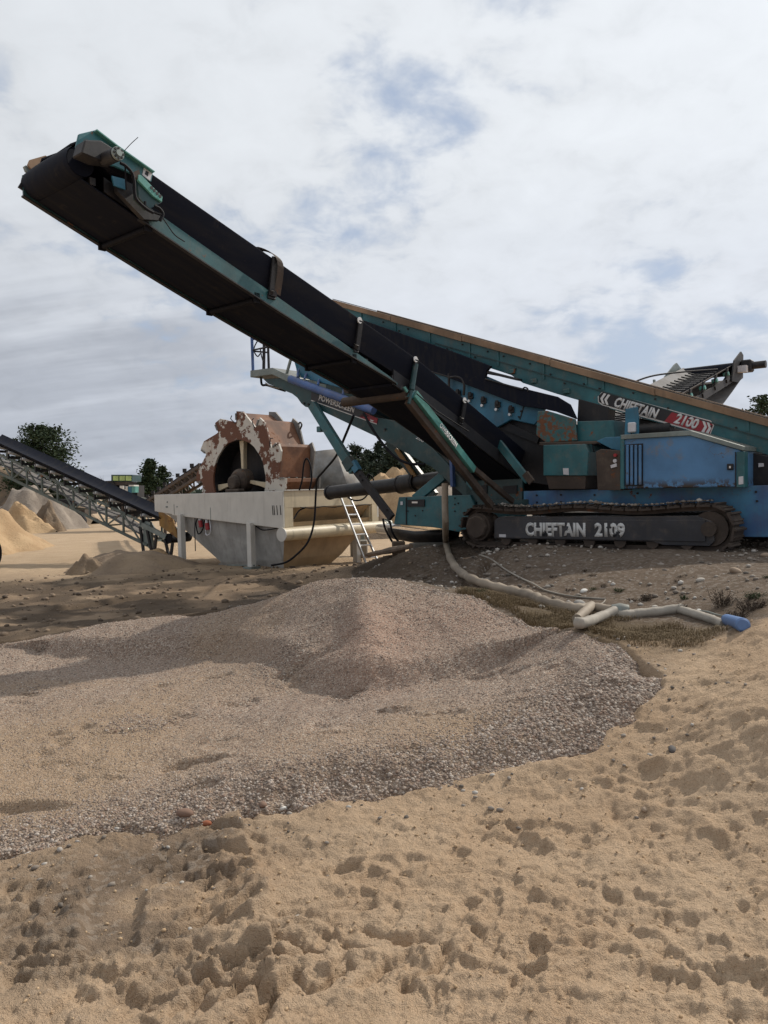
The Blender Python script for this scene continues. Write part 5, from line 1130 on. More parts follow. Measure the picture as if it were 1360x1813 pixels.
# hanging cables
pipe('cable', [at(626, 736, 13.2), at(612, 770, 13.6), at(596, 806, 14.6), at(575, 832, 15.8), at(562, 848, 16.4), at(560, 866, 16.75), at(559, 880, 16.8), at(556, 925, 16.75), at(545, 960, 16.6), at(523, 984, 16.5), at(505, 996, 16.5), at(480, 1001, 16.4)], .022, 'rubber', 'black cable hanging from the sign arm down past the wheel washer', 'cable')
pipe('cable', [at(644, 732, 13.2), at(658, 757, 13.0), at(672, 778, 12.9), at(690, 800, 12.8), at(706, 813, 12.7), at(726, 821, 12.6), at(752, 822, 12.5)], .022, 'rubber', 'black cable sagging from the sign arm towards the teal machine', 'cable')
pipe('cable', [at(616, 881, 16.5), at(628, 886, 16.4), at(642, 884, 16.2), at(652, 874, 16.0), at(661, 858, 15.9), at(660, 846, 15.9), at(652, 840, 15.9), at(650, 850, 15.9)], .016, 'rubber', 'thin black cable looped round the thick black pipe', 'cable')
pipe('cable', [at(548, 868, 16.9), at(552, 845, 16.9), at(549, 822, 16.95), at(543, 812, 17), at(538, 822, 17), at(535, 850, 17), at(530, 868, 17)], .018, 'rubber', 'black cable bent over the rim of the tank by the lowest bucket', 'cable')
for i, pts in enumerate(([(678, 918), (682, 935), (692, 955), (702, 968), (714, 975)], [(690, 922), (696, 945), (708, 962), (716, 975)])):
    pipe('cable', [at(a, b, 14.6) for a, b in pts], .02, 'rubber', ('outer black cable drooping from the leg foot to the stake', 'inner black cable drooping from the leg foot to the stake')[i], 'cable')
sq = surf(706, 972, -.1); tag(MB().box(-.12, .12, -.1, .1, 0, .42).build('wooden_stump', M['wood'], None, bev=.02, loc=at(706, 975, 14.4) * [1, 1, 0] + [0, 0, gz(*at(706, 975, 14.4)[:2]) - .05]), 'short wooden stump under the end of the machine', 'stump')
q = at(636, 978, 20.5); tag(MB().box(-.22, .22, -.2, .2, 0, .45).build('concrete_block', M['concrete'], None, bev=.02, loc=(q[0], q[1], .0)), 'squat concrete block behind the aluminium ladder', 'block')
q = at(756, 966, 13.2); tag(MB().box(-.3, .3, -.12, .12, 0, .16).build('concrete_block', M['concrete'], None, bev=.02, loc=(q[0], q[1], gz(q[0], q[1]) - .03)), 'low flat block under the black half pipe', 'block')
a, b = surf(640, 990, .05), surf(728, 974, .06); lgp = bez([a, tuple(np.array(a) * .6 + np.array(b) * .4 + [0, 0, .01]), b], 4)
tag(MB().tube([p - lgp[0] for p in lgp], [.03, .05, .06, .055, .06, .05, .06, .05, .035][:len(lgp)], 8).build('driftwood_log', M['wood'], None, True, loc=tuple(lgp[0])), 'weathered log lying along the edge of the bank', 'log')
# the long cream hose
HG = 'flat water hoses on the bank'
hz0 = [S(788, 856, -.1), S(788, 890, -.12), S(789, 930, -.15)]
top = [np.array(MF.w(*p)) for p in hz0]
gp = [(790, 966), (796, 990), (808, 1012), (832, 1031), (868, 1044), (905, 1053), (942, 1063), (962, 1073), (1000, 1083), (1026, 1087), (1052, 1086), (1085, 1091)]
grd = [np.array(surf(a, b, .045)) for a, b in gp]
pts = bez(top + grd, 5); rad = [.049 + (.005 * math.sin(i * 1.9) + .004 * math.sin(i * 4.3)) * (i > 18) for i in range(len(pts))]
ho = MB().tube([p - pts[0] for p in pts], rad, 12).build('hose', M['hose'], None, True, loc=tuple(pts[0])); tag(ho, 'long cream hose hanging from the machine and lying down the bank', 'hose', HG)
def ghose(pix, r, mat, label, n=9, dz=None):
    g_ = [np.array(surf(a, b, r * .8 if dz is None else dz)) for a, b in pix]; p = bez(g_, n)
    return tag(MB().tube([q - p[0] for q in p], [r * (1 + .045 * math.sin(i * .9 + r * 90) + .03 * math.sin(i * 2.3)) for i in range(len(p))], 12).build('hose', M[mat], None, True, loc=tuple(p[0])), label, 'hose', HG)
ghose([(1048, 1086), (1038, 1096), (1022, 1112)], .040, 'hose', 'short cream hose branch folded back beside the gravel edge', dz=.07)
ghose([(1018, 1117), (1036, 1117), (1062, 1106), (1092, 1093)], .042, 'hosewhite', 'thick pale hose lying from the gravel edge up to the joint', dz=.06)
h4 = ghose([(1092, 1093), (1104, 1096), (1130, 1094), (1165, 1090), (1200, 1086), (1208, 1086)], .042, 'hosewhite', 'white hose lying straight from the wrapped joint to the kink')
h5 = ghose([(1205, 1086), (1226, 1092), (1255, 1102), (1283, 1113)], .036, 'hosewhite', 'white hose end bending down to the blue pump')
q = np.array(surf(1098, 1093, .05)); tag(MB().tube([(-.06, .02, 0), (0, 0, .005), (.07, -.01, 0)], [.058, .066, .056], 12).build('hose_joint', M['galv'], None, True, loc=tuple(q)), 'grey wrapped joint where the hoses meet', 'hose joint')
a, b = np.array(surf(1287, 1109, .05)), np.array(surf(1316, 1121, .05)); dv = (b - a)
cn = MB().cyl((0, 0, 0), tuple(dv), .042, .047, 18).build('blue_pump', M['canblue'], None, True, bev=.012, loc=tuple(a)); tag(cn, 'small blue cylinder pump lying at the end of the white hose', 'pump')
MB().cyl(tuple(-dv * .06), (0, 0, 0), .032, .038, 16).build('end_cap', M['canblue'], cn, True)
pipe('thin_wire', [surf(1230, 1088, .03), surf(1250, 1091, .04), surf(1272, 1100, .05), surf(1288, 1108, .07)], .007, 'galv', 'thin wire running beside the white hose end', 'wire', seg=6)
pipe('rope', [surf(a, b, .012) for a, b in ((851, 984), (870, 992), (895, 1010), (920, 1024), (945, 1036), (965, 1047), (1000, 1056), (1030, 1060), (1072, 1063))], .009, 'hosewhite', 'thin pale rope lying down the stony bank', 'rope', seg=6)
pipe('rope', [surf(a, b, .01) for a, b in ((1072, 1064), (1068, 1069), (1056, 1074), (1040, 1077))], .005, 'hosewhite', 'short frayed rope end curling above the hose branch', 'rope', seg=5)
# ================================================================== background: yard, truss conveyor, crushing plant
YD = 21.0
def pl_at(px, py, D): return np.array(at(px, py, D))
# truss conveyor at the left (its own upright plane, drawing away slightly to the left)
ta, tb = at(260, 927, 20.6), at(0, 808, 23.0)
tdir = np.array([tb[0] - ta[0], tb[1] - ta[1], 0]); tl = np.linalg.norm(tdir); tdir /= tl; tno = np.array([-tdir[1], tdir[0], 0]);
if tno[1] < 0: tno = -tno
TO = np.array([ta[0], ta[1], 0.0])
TR_ = empty('truss_conveyor', TO, 'galvanised truss conveyor with black belt sloping down to the white tank', 'conveyor', math.atan2(tdir[1], tdir[0]))
flip = -1 if (-tdir[1] * 0 + 1) and np.cross(tdir, tno)[2] < 0 else 1
def tpix(px, py, off=0.0):            # pixel -> local (run, offset, height) on the truss's near face
    r = ray(px, py); o = TO + tno * off; k = np.dot(o - CAM, tno) / np.dot(r, tno); p = CAM + r * k - TO
    return (float(p @ tdir), flip * off, float(p[2]))
Z3 = lambda a, b: (a / 6.8, 760 + b / 6.8)
Z4 = lambda a, b: (160 + a / 6.8, 800 + b / 6.8)
WD = .8
uL, uR = tpix(*Z3(-260, 185)), tpix(*Z4(650, 855)); lL, lR = tpix(*Z3(-260, 400)), tpix(*Z4(620, 1092))
uR2, lR2 = tpix(*Z4(770, 910)), tpix(*Z4(950, 1240))
def up_(s): k = (s - uR[0]) / (uL[0] - uR[0]); return uR[2] + (uL[2] - uR[2]) * k
def lo_(s): k = (s - lR[0]) / (lL[0] - lR[0]); return lR[2] + (lL[2] - lR[2]) * k
s0, s1 = tpix(*Z4(640, 850))[0], uL[0]
P = TR_
for off, mt_ in ((0, 'lattice'), (WD, 'lattice')):
    y = flip * off
    MB().bar((s0, y, up_(s0)), (s1, y, up_(s1)), .05, .06).build('top_chord', M[mt_], P)
    MB().bar((s0 - .1, y, lo_(s0 - .1)), (s1, y, lo_(s1)), .05, .07).build('bottom_chord', M[mt_], P)
    ps = np.linspace(s0 + .1, s1 - .2, 11)
    for i, s in enumerate(ps):
        MB().bar((s, y, lo_(s)), (s, y, up_(s)), .045).build('truss_post', M[mt_], P)
        if i: a = ps[i - 1]; MB().bar((a, y + .01, lo_(a) if i % 2 else up_(a)), (s, y + .01, up_(s) if i % 2 else lo_(s)), .035).build('truss_brace', M[mt_], P)
for s in np.linspace(s0 + .1, s1 - .2, 11)[::2]: MB().bar((s, 0, lo_(s)), (s, flip * WD, lo_(s)), .04).build('cross_tie', M['galv'], P)
ng_ = flip * WD
def bz(s): return up_(s) + .17
mb = MB(); rws = []
for s in np.linspace(s0 - .55, s1, 20): rws.append([(s, flip * o_, bz(s) + z) for o_, z in ((-.02, .18), (.12, .06), (.4, .0), (.68, .06), (.82, .18))])
MB().sheet(rws, .02).build('belt', M['belt'], P, True)
rws = [[(s, flip * o_, lo_(s) + .20 - .04 * math.sin(s * 3.2)) for o_ in (.08, .72)] for s in np.linspace(s0 + .2, s1, 12)]
MB().sheet(rws, .015).build('return_belt', M['beltgrey'], P, True)
for i, s in enumerate(np.linspace(s0, s1 - .2, 12)):
    ib = MB().bar((s, flip * -.03, up_(s)), (s, flip * -.03, bz(s) + .12), .06, .03).bar((s, flip * .0, up_(s) + .05), (s, flip * .8, up_(s) + .05), .07).build('idler_bracket', M['black'], P)
    MB().cyl((s, flip * -.05, bz(s) + .03), (s, flip * .3, bz(s) - .03), .045, n=10).build('roller', M['letter'], ib)
# tail end with its hopper and feet
yb = tpix(*Z4(700, 900))
MB().bar((s0 + .05, 0, up_(s0) - .05), (s0 - .75, 0, up_(s0) - .38), .08, .12).build('tail_frame', M['galv'], P)
MB().bar((s0 + .05, ng_, up_(s0) - .05), (s0 - .75, ng_, up_(s0) - .38), .08, .12).build('tail_frame', M['galv'], P)
for sx0, sx1 in ((-.12, -.30), (-.42, -.30), (-.70, -.85), (-.95, -.85), (.12, .0)):
    MB().bar((s0 + sx0, 0, up_(s0) - .15 + sx0 * .4), (s0 + sx1, 0, .05), .06).build('tail_leg', M['black'], P)
MB().pr([(s0 + .02, up_(s0) + .05), (s0 + .06, up_(s0) - .55), (s0 - .25, up_(s0) - .75), (s0 - .2, up_(s0))], .02 * flip, .10 * flip).build('tail_guard', M['galv'], P)
hq = [(s0 - .48, bz(s0) + .16), (s0 - .95, bz(s0) - .10), (s0 - 1.1, bz(s0) - .6), (s0 - .50, bz(s0) - .26)]
MB().pr(hq, flip * .04, flip * .08).build('hopper_side', M['yellow'], P); MB().pr(hq, flip * .72, flip * .76).build('hopper_side', M['yellow'], P)
MB().pr([(s0 - .46, bz(s0) + .16), (s0 - .95, bz(s0) - .10), (s0 - .95, bz(s0) - .07), (s0 - .45, bz(s0) + .19)], flip * .02, flip * .78).build('hopper_lip', M['yellow'], P)
MB().cyl((s0 - .80, 0, up_(s0) - .42), (s0 - .80, ng_, up_(s0) - .42), .13, n=14).build('tail_drum', M['rubber'], P, True)
# crushing plant in the distance
PD = 40.0
p0 = at(215, 900, PD); PL = empty('crushing_plant', (p0[0], p0[1], 0), 'distant dark crushing plant topped by a lime green bin', 'crushing plant'); P = PL
def D_(px, py, D=PD): q = at(px, py, D); return (q[0] - p0[0], D - p0[1], q[2])
def dbox(name, x0, y0, x1, y1, mat, d0=PD, th=1.2, parent=None, pts=None):
    pts = pts or [(x0, y0), (x1, y0), (x1, y1), (x0, y1)]; q = [D_(a, b, d0) for a, b in pts]
    return MB().pr([(a[0], a[2]) for a in q], d0 - p0[1], d0 - p0[1] + th).build(name, M[mat], parent or P)
bn = dbox('green_bin', 197, 840.5, 234, 852.5, 'dark_teal', th=1.5)
for i, (a, b) in enumerate(((200, 209.5), (211.5, 221), (222.5, 232))): dbox('bin_panel', a, 842.5, b, 851, 'lgreen', PD - .06, .05, bn)
dbox('bin_neck', 201, 853, 229, 859, 'brown')
dbox('plant_frame', 205, 859, 243, 884, 'black', PD + .3)
dbox('dark_chute', 0, 0, 0, 0, 'black', PD - .2, 1.8, None, [(170, 852), (198, 851), (205, 862), (206, 880), (194, 882), (172, 868)])
for a in (175, 182, 189): dbox('chute_rib', 0, 0, 0, 0, 'brown', PD - .3, .1, None, [(a, 853), (a + 1.5, 853), (a + 9, 874), (a + 7, 874)])
cbn = dbox('blue_cabinet', 227, 861, 233, 873, 'blue', PD - .4, .5); dbox('cabinet_door', 233.3, 861, 240, 872, 'pale_teal', PD - .42, .5)
dbox('cabinet_roof', 228, 858.5, 237, 861, 'white', PD - .45, .8)
dbox('white_box', 212, 860, 218, 868, 'white', PD - .4, .4); dbox('white_box', 222.5, 861, 226, 870, 'white', PD - .4, .4)
dbox('plant_deck', 196, 881, 262, 886, 'galv', PD - .3); dbox('plant_base', 196, 886, 262, 915, 'black', PD)
for a in (200, 215, 232, 248): dbox('plant_leg', a, 884, a + 2.5, 918, 'brown', PD - .35, .2)
# rusty lattice conveyor from the plant up behind the wheel
c0, c1 = np.array(at(246, 892, 32)), np.array(at(352, 820, 26)); l0, l1 = np.array(at(250, 908, 32)), np.array(at(352, 843, 26))
LC = empty('lattice_conveyor', (c0[0], c0[1], 0), 'rusty lattice conveyor rising from the crushing plant behind the wheel', 'conveyor'); P = LC; oo = np.array([c0[0], c0[1], 0])
sd_ = np.array([.35, .8, 0])
MB().sheet([[tuple(p - oo), tuple(p - oo + sd_)] for p in (c0, c0 * .5 + c1 * .5, c1)], .12).build('belt', M['belt'], P)
for off in (0, 1):
    o_ = oo - sd_ * off
    MB().bar(c0 - o_ - [0, 0, .12], c1 - o_ - [0, 0, .12], .08, .10).build('top_chord', M['brown'], P); MB().bar(l0 - o_, l1 - o_, .08).build('bottom_chord', M['brown'], P)
    for i in range(10):
        a, b = i / 10, (i + 1) / 10
        MB().bar(c0 + (c1 - c0) * a - o_, l0 + (l1 - l0) * b - o_, .05).build('lattice_bar', M['brown'], P)
        MB().bar(l0 + (l1 - l0) * b - o_, c0 + (c1 - c0) * b - o_, .05).build('lattice_bar', M['brown'], P)
for i in range(9):
    q = c0 + (c1 - c0) * (i + .6) / 9.5 - oo; MB().box(q[0] - .06, q[0] + .06, q[1] - .05, q[1] + .05, q[2], q[2] + .14).build('roller', M['black'], P)
for k in (.03, .45): q = l0 + (l1 - l0) * k - oo; MB().bar(q, (q[0], q[1], 0), .1).build('leg', M['brown'], P)
# a trailer with an open bed under the truss
q0 = at(112, 915, 46); TRL = empty('flat_trailer', (q0[0], q0[1], 0), 'dusty low trailer standing beyond the truss conveyor', 'trailer'); P = TRL
def tb_(name, pts, d, th, mat):
    q = [at(a, b, d) - [q0[0], q0[1], 0] for a, b in pts]; return MB().pr([(a[0], a[2]) for a in q], d - q0[1], d - q0[1] + th).build(name, M[mat], P)
tb_('trailer_bed', [(93, 884), (128, 884), (140, 896), (93, 896)], 46, 2.2, 'black'); tb_('side_board', [(95, 895), (107, 895), (107, 903), (95, 903)], 45.9, .08, 'galv')
tb_('trailer_frame', [(93, 898), (150, 902), (150, 911), (93, 911)], 46.2, 2, 'brown')
w0 = None
for a in (100, 116, 139): q = at(a, 908, 46) - [q0[0], q0[1], 0]; MB().cyl((q[0], q[1] - .15, .42), (q[0], q[1] + .15, .42), .42, n=18).build('wheel', M['rubber'], P, True)
q = at(-8, 968, 21.0); ty = MB().tube([(.0, .32 * math.cos(a), .34 + .32 * math.sin(a)) for a in np.linspace(0, 6.283, 26)], .12, 10).build('old_tyre', M['rubber'], None, True, loc=(q[0] - .12, q[1], gz(q[0], q[1]))); tag(ty, 'black tyre standing at the very edge of the sand yard', 'tyre')

# heaps of sand and soil
def heap(name, px, py, ptop, D, wid, label, mat='heap_sand', seed=0, flat=.0, dep=1.0, sharp=1.4, cat='sand heap', group='heaps in the yard'):
    c = at(px, py, D); H_ = at(px, ptop, D)[2]; n = 34; mb = MB(); rws = []
    for i in range(n + 1):
        rws.append([])
        for j in range(n + 1):
            a, b = (i / n * 2 - 1) * 1.15, (j / n * 2 - 1) * 1.15; r_ = math.hypot(a, b)
            ang_ = math.atan2(b, a); r_ *= 1 + .16 * math.sin(ang_ * 3 + seed) + .09 * math.sin(ang_ * 7 + seed * 2)
            z = max(0, 1 - min(1, r_) ** 1.7) ** 1.25 if flat == 0 else min(1, max(0, (1 - r_) / (1 - flat)))
            rws[-1].append([a * wid, b * wid * dep, z * H_])
    A_ = np.array(rws); nz = fbm(A_[..., 0].ravel() + seed * 9, A_[..., 1].ravel(), 1.6 / wid * 2, 5, seed).reshape(A_.shape[:2])
    A_[..., 2] = np.where(A_[..., 2] > .001, A_[..., 2] * (1 + .3 * nz) + H_ * .07 * nz, -.08)
    o = MB().sheet([[tuple(p) for p in r_] for r_ in A_]).build(name, M[mat], None, True, loc=(c[0], c[1], gz(c[0], c[1]) - .02)); return tag(o, label, cat, group)
def heapmat(name, a, b_, dark):
    m, t, b, oc = mat_new(name); n = t.noise(oc, 1.1, 6, .6); f = t.noise(oc, 12, 5, .65); c = t.mix(t.sstep(n, .35, .65), a, b_)
    c = t.mix(t.math('MULTIPLY', t.sstep(f, .55, .75), .55), c, dark); t.set(b.inputs['Base Color'], c); b.inputs['Roughness'].default_value = .95
    t.set(b.inputs['Normal'], t.add('ShaderNodeBump', i_Strength=.8, i_Distance=.06, i_Height=f).outputs[0]); M[name] = m
heapmat('heap_sand', (.36, .235, .125), (.45, .31, .175), (.20, .12, .065)); heapmat('heap_soil', (.14, .105, .075), (.23, .165, .105), (.07, .05, .036)); heapmat('heap_grey', (.20, .165, .135), (.28, .235, .19), (.12, .095, .075))
heapmat('heap_brown', (.19, .135, .09), (.27, .195, .125), (.10, .07, .05))
heap('sand_heap', 705, 912, 836, 34, 2.6, 'large tan sand heap with a flat top under the sagging cable', seed=1, flat=.25, dep=1.2)
heap('sand_heap', 800, 905, 866, 38, 4.5, 'wide low heap of stony soil behind the cream hose', 'heap_grey', 5, .3)
heap('sand_heap', 640, 905, 852, 30, 1.5, 'reddish heap showing beside the grey steel hood', 'heap_soil', 8)
heap('sand_heap', -40, 962, 902, 27, 2.2, 'smooth pale heap at the far left below the truss conveyor', 'heap_sand', 2)
heap('sand_heap', -8, 935, 899, 40, 2.3, 'orange sand heap rising behind the smooth pale one', 'heap_sand', 4)
heap('soil_heap', 52, 928, 872, 44, 2.6, 'broad grey brown heap of stony soil under the truss conveyor', 'heap_grey', 3, .35, 1.0)
heap('soil_heap', 40, 928, 895, 40, 1.6, 'lumpy sandy heap in front of the broad grey one', 'heap_sand', 6, .2)
heap('soil_heap', 85, 925, 893, 41, 1.0, 'small dark heap of dug soil beside the trailer', 'heap_soil', 7, .2)
heap('soil_heap', 14, 900, 845, 55, 5.5, 'dark soil bank behind the heaps at the far left', 'heap_soil', 12, .4, 1)
heap('soil_heap', 235, 990, 974, 18.6, 1.6, 'low brown mound at the foot of the truss conveyor', 'heap_brown', 9, .0, .7, .9)
heap('soil_heap', 272, 984, 972, 20.3, .7, 'small pale spill of sand beside the tail of the truss conveyor', 'heap_sand', 10, .0, .7, 1.0)
heap('soil_heap', 155, 994, 982, 18.0, .5, 'little overturned clod of dark sand in the yard', 'heap_brown', 11, .0, .6)

# ------------------------------------------------------------------ trees
def leaf_cloud(mb, pts, size, rnd, el=2.2):
    for p in pts:
        a = Vector((rnd.gauss(0, 1), rnd.gauss(0, 1), rnd.gauss(0, .6))).normalized(); b = a.orthogonal().normalized(); b = (Matrix.Rotation(rnd.uniform(0, 6.28), 3, a) @ b)
        w = size * rnd.uniform(.6, 1.3); p = Vector(p); k = len(mb.v); mb.v += [tuple(p - a * w * el / 2), tuple(p + b * w * .5), tuple(p + a * w * el / 2), tuple(p - b * w * .5)]; mb.f.append((k, k + 1, k + 2, k + 3))
def pine(px, pbase, ptop, D, wpx, label, dense=1.0, shape='cone', seed=0, mat='pine', group='pines round the quarry', bare=.25, leaf=None):
    r_ = random.Random(seed); base = np.array(at(px, pbase, D)); zb = min(base[2], gz(base[0], base[1]) if D < 30 else 0.0); top = at(px, ptop, D)[2]; H_ = top - zb; wr = wpx * D / F / 2
    root = empty('pine_tree', (base[0], base[1], zb), label, 'tree', 0, group)
    lean = r_.uniform(-.02, .02) * H_
    tr = MB().tube([(lean * k * k, 0, H_ * k) for k in np.linspace(0, .97, 8)], [max(.012, .024 * H_ * (1 - k * .93)) for k in np.linspace(0, 1, 8)], 7)
    cr = MB(); L_ = leaf or max(.04, D * .0019)
    nb = int(34 * dense)
    for i in range(nb):
        k = bare + (1 - bare) * ((i + r_.random()) / nb); q = (k - bare) / (1 - bare)
        if shape == 'cone': w = wr * (1 - q) ** .8 * r_.uniform(.6, 1.12) + .04 * wr
        elif shape == 'round': w = wr * math.sqrt(max(.02, 1 - (q * 1.75 - .75) ** 2)) * r_.uniform(.55, 1.08)
        else: w = wr * (math.sin(math.pi * min(1, q * .8 + .18)) ** .7) * r_.uniform(.35, 1.1)
        az_ = r_.uniform(0, 6.283); z0 = H_ * k; up2 = .25 * w if shape != 'cone' else .12 * w
        e = Vector((math.cos(az_) * w + lean * k * k, math.sin(az_) * w, z0 + up2)); s = Vector((lean * k * k, 0, z0 - .05 * w))
        tr.tube([s, s.lerp(e, .5) + Vector((0, 0, -.03 * w)), e], [.008 * H_ * (1 - .7 * k) + .01, .012, .006], 5)
        m_ = int((60 + 95 * w / max(wr, .01)) * (1.0 if shape != 'open' else .75))
        pts = []
        for j in range(m_):
            q2 = r_.random() ** .6; c = s.lerp(e, .25 + .8 * q2); sp_ = w * .20 + L_ * 1.2
            pts.append(c + Vector((r_.gauss(0, sp_), r_.gauss(0, sp_), r_.gauss(0, sp_ * .55))))
        leaf_cloud(cr, pts, L_ * 1.1, r_)
    tr.build('trunk', M['bark'], root, True); o = cr.build('crown', M[mat], root)
    return root
pine(80, 935, 757, 52, 108, 'broad dark pine standing behind the truss conveyor', 3.2, 'round', 1, bare=.12)
pine(266, 880, 815, 70, 44, 'pointed dark pine above the lattice conveyor', 1.4, 'cone', 2)
pine(291, 880, 827, 72, 24, 'thin young pine just right of the pointed pine', .6, 'open', 3)
pine(1352, 860, 703, 34, 88, 'dark pine at the right edge behind the feed conveyor', 1.8, 'open', 4, bare=.3)
for i, (px, tp, wd, sh, lb) in enumerate([(632, 789, 42, 'round', 'bushy pine nearest the grey steel hood'), (655, 800, 30, 'round', 'lower rounded pine next to the bushy one'), (672, 784, 30, 'open', 'tall open pine with a bare trunk seen through the arm gap'), (690, 792, 26, 'open', 'thin crowned pine beside the tall open pine'),
                                    (706, 806, 24, 'open', 'short pine behind the sagging cable'), (735, 797, 34, 'open', 'dark pine seen past the yellow edged leg'), (752, 812, 30, 'round', 'low pine just under the machine arm'), (775, 806, 36, 'open', 'pine half hidden by the diagonal beam'), (612, 800, 26, 'round', 'small pine peeping out behind the leg and hood'), (810, 815, 40, 'round', 'pine mostly hidden behind the machine frame')]):
    pine(px, 880, tp, 62 + 3 * (i % 3), wd, lb, .9, sh, 20 + i, 'pine2', bare=.35 if sh == 'open' else .08)
def bare_tree(px, pbase, ptop, D, wpx, label, seed, mat='twig'):
    r_ = random.Random(seed); base = np.array(at(px, pbase, D)); H_ = at(px, ptop, D)[2]; wr = wpx * D / F / 2
    root = empty('bare_tree', (base[0], base[1], 0), label, 'tree', 0, 'bare trees round the quarry'); tr, tw = MB(), MB()
    def grow(p, d, L, r, lv):
        e = p + d * L; (tr if lv < 2 else tw).tube([p, p.lerp(e, .5) + Vector((r_.gauss(0, .04), 0, r_.gauss(0, .04))) * L, e], [r, r * .8, r * .6], 5 if lv < 2 else 3)
        if lv >= 4: return
        for _ in range(3 if lv < 3 else 4):
            dd = (d + Vector((r_.gauss(0, .5), r_.gauss(0, .5), r_.uniform(-.1, .4)))).normalized(); grow(p.lerp(e, r_.uniform(.45, 1)), dd, L * r_.uniform(.5, .75), r * .55, lv + 1)
    for _ in range(3): grow(Vector((0, 0, 0)), Vector((r_.gauss(0, .25), r_.gauss(0, .2), 1)).normalized(), H_ * .42, .012 * H_, 0)
    tr.build('trunk', M['twig'], root); tw.build('twigs', M[mat], root)
bare_tree(10, 900, 772, 60, 50, 'leafless tree at the left edge beside the broad pine', 3)
bare_tree(190, 890, 832, 75, 44, 'small leafless tree left of the lime green bin', 4)
bare_tree(662, 880, 790, 66, 30, 'leafless pale tree between the pines behind the arm', 5)
bare_tree(718, 880, 800, 66, 26, 'leafless tree right of the short pine', 6)
bare_tree(304, 885, 846, 40, 60, 'reddish leafless shrub behind the white tank', 7, 'redbush')
bare_tree(690, 885, 828, 60, 30, 'rusty brown leafless bush below the pines', 8, 'redbush')
bare_tree(1315, 860, 722, 40, 30, 'thin twiggy tree just left of the right hand pine', 9)
# the far wood on the skyline, one mass
mb = MB(); r_ = random.Random(5)
for i in range(5200):
    a = R(r_.uniform(-36, 36)); D = r_.uniform(170, 215); hgt = 2.6 + 3.2 * (vnoise(np.array([a * 26]), np.array([0.3]), 3)[0] + .5) * (1.25 if a > 0 else .75)
    z = r_.random() ** .75 * hgt
    leaf_cloud(mb, [(D * math.sin(a), D * math.cos(a), z)], 1.5, r_, 1.5)
tag(mb.build('far_wood', M['pine2'], None), 'dark line of forest along the horizon', 'forest', kind='stuff')

# ------------------------------------------------------------------ stones, weeds, dead grass, crumbs of sand
def pmat(name, col): M[name] = plain(name, col, .85, 0, .3, 30)
pmat('stone_white', (.62, .60, .56)); pmat('stone_grey', (.28, .26, .235)); pmat('stone_tan', (.30, .22, .155)); pmat('stone_red', (.19, .115, .08)); pmat('brick_red', (.28, .09, .04)); pmat('stone_pale', (.42, .38, .33)); pmat('stone_dark', (.09, .08, .075))
PM = [pebble_mesh('stone', 300 + i, 3, .68, .3) for i in range(6)]
def stone(px, py, wpx, mat, label, group='stones on the ground', sink=.25, f=None):
    q = hit(px, py, f); D = q[1]; r_ = wpx * D / F / 2; me_ = PM[int(px * 7 + py) % 6].copy(); me_.materials.clear(); me_.materials.append(M[mat])
    o = bpy.data.objects.new('stone', me_); COL.objects.link(o); o.scale = (r_,) * 3; o.rotation_euler = (random.uniform(-.2, .2), random.uniform(-.2, .2), random.uniform(0, 6.28)); o.location = (q[0], q[1], q[2] + r_ * sink)
    return tag(o, label, 'stone', group)
gh = lambda x, y: gravel_h(np.asarray(x, float), np.asarray(y, float), sdist(np.asarray(x, float), np.asarray(y, float), gpoly), base_h(x, y))
stone(281, 1615, 17, 'stone_white', 'smooth white pebble lying alone in the tyre rut'); stone(295, 1569, 12, 'stone_pale', 'pale pebble above the white one in the rut'); stone(338, 1649, 10, 'stone_pale', 'small pale pebble below right of the white one')
stone(529, 1629, 20, 'stone_pale', 'flat grey white stone on the sand right of the rut'); stone(466, 1553, 13, 'stone_white', 'pale stone at the crumbling rut edge'); stone(459, 1566, 11, 'stone_grey', 'grey stone just below the one at the rut edge'); stone(322, 1566, 10, 'stone_pale', 'flat little stone right of the rut pebble pair')
stone(329, 1446, 25, 'stone_red', 'brown red stone half sunk in the gravel edge', f=gh); stone(365, 1466, 16, 'brick_red', 'bright orange scrap of brick on the gravel edge', f=gh); stone(466, 1430, 17, 'stone_red', 'dull red stone among the coarse pebbles', f=gh); stone(503, 1440, 13, 'stone_white', 'white rounded pebble in the coarse gravel', f=gh)
stone(405, 1452, 13, 'stone_white', 'white pebble beside the orange scrap of brick', f=gh); stone(194, 1503, 14, 'stone_white', 'white pebble at the left foot of the gravel', f=gh); stone(50, 1517, 11, 'stone_white', 'white pebble near the left edge of the gravel', f=gh)
stone(1190, 1331, 17, 'stone_dark', 'dark clod on the sand right of the gravel corner'); stone(1142, 1438, 14, 'stone_tan', 'brown clod of sand between the tyre prints')
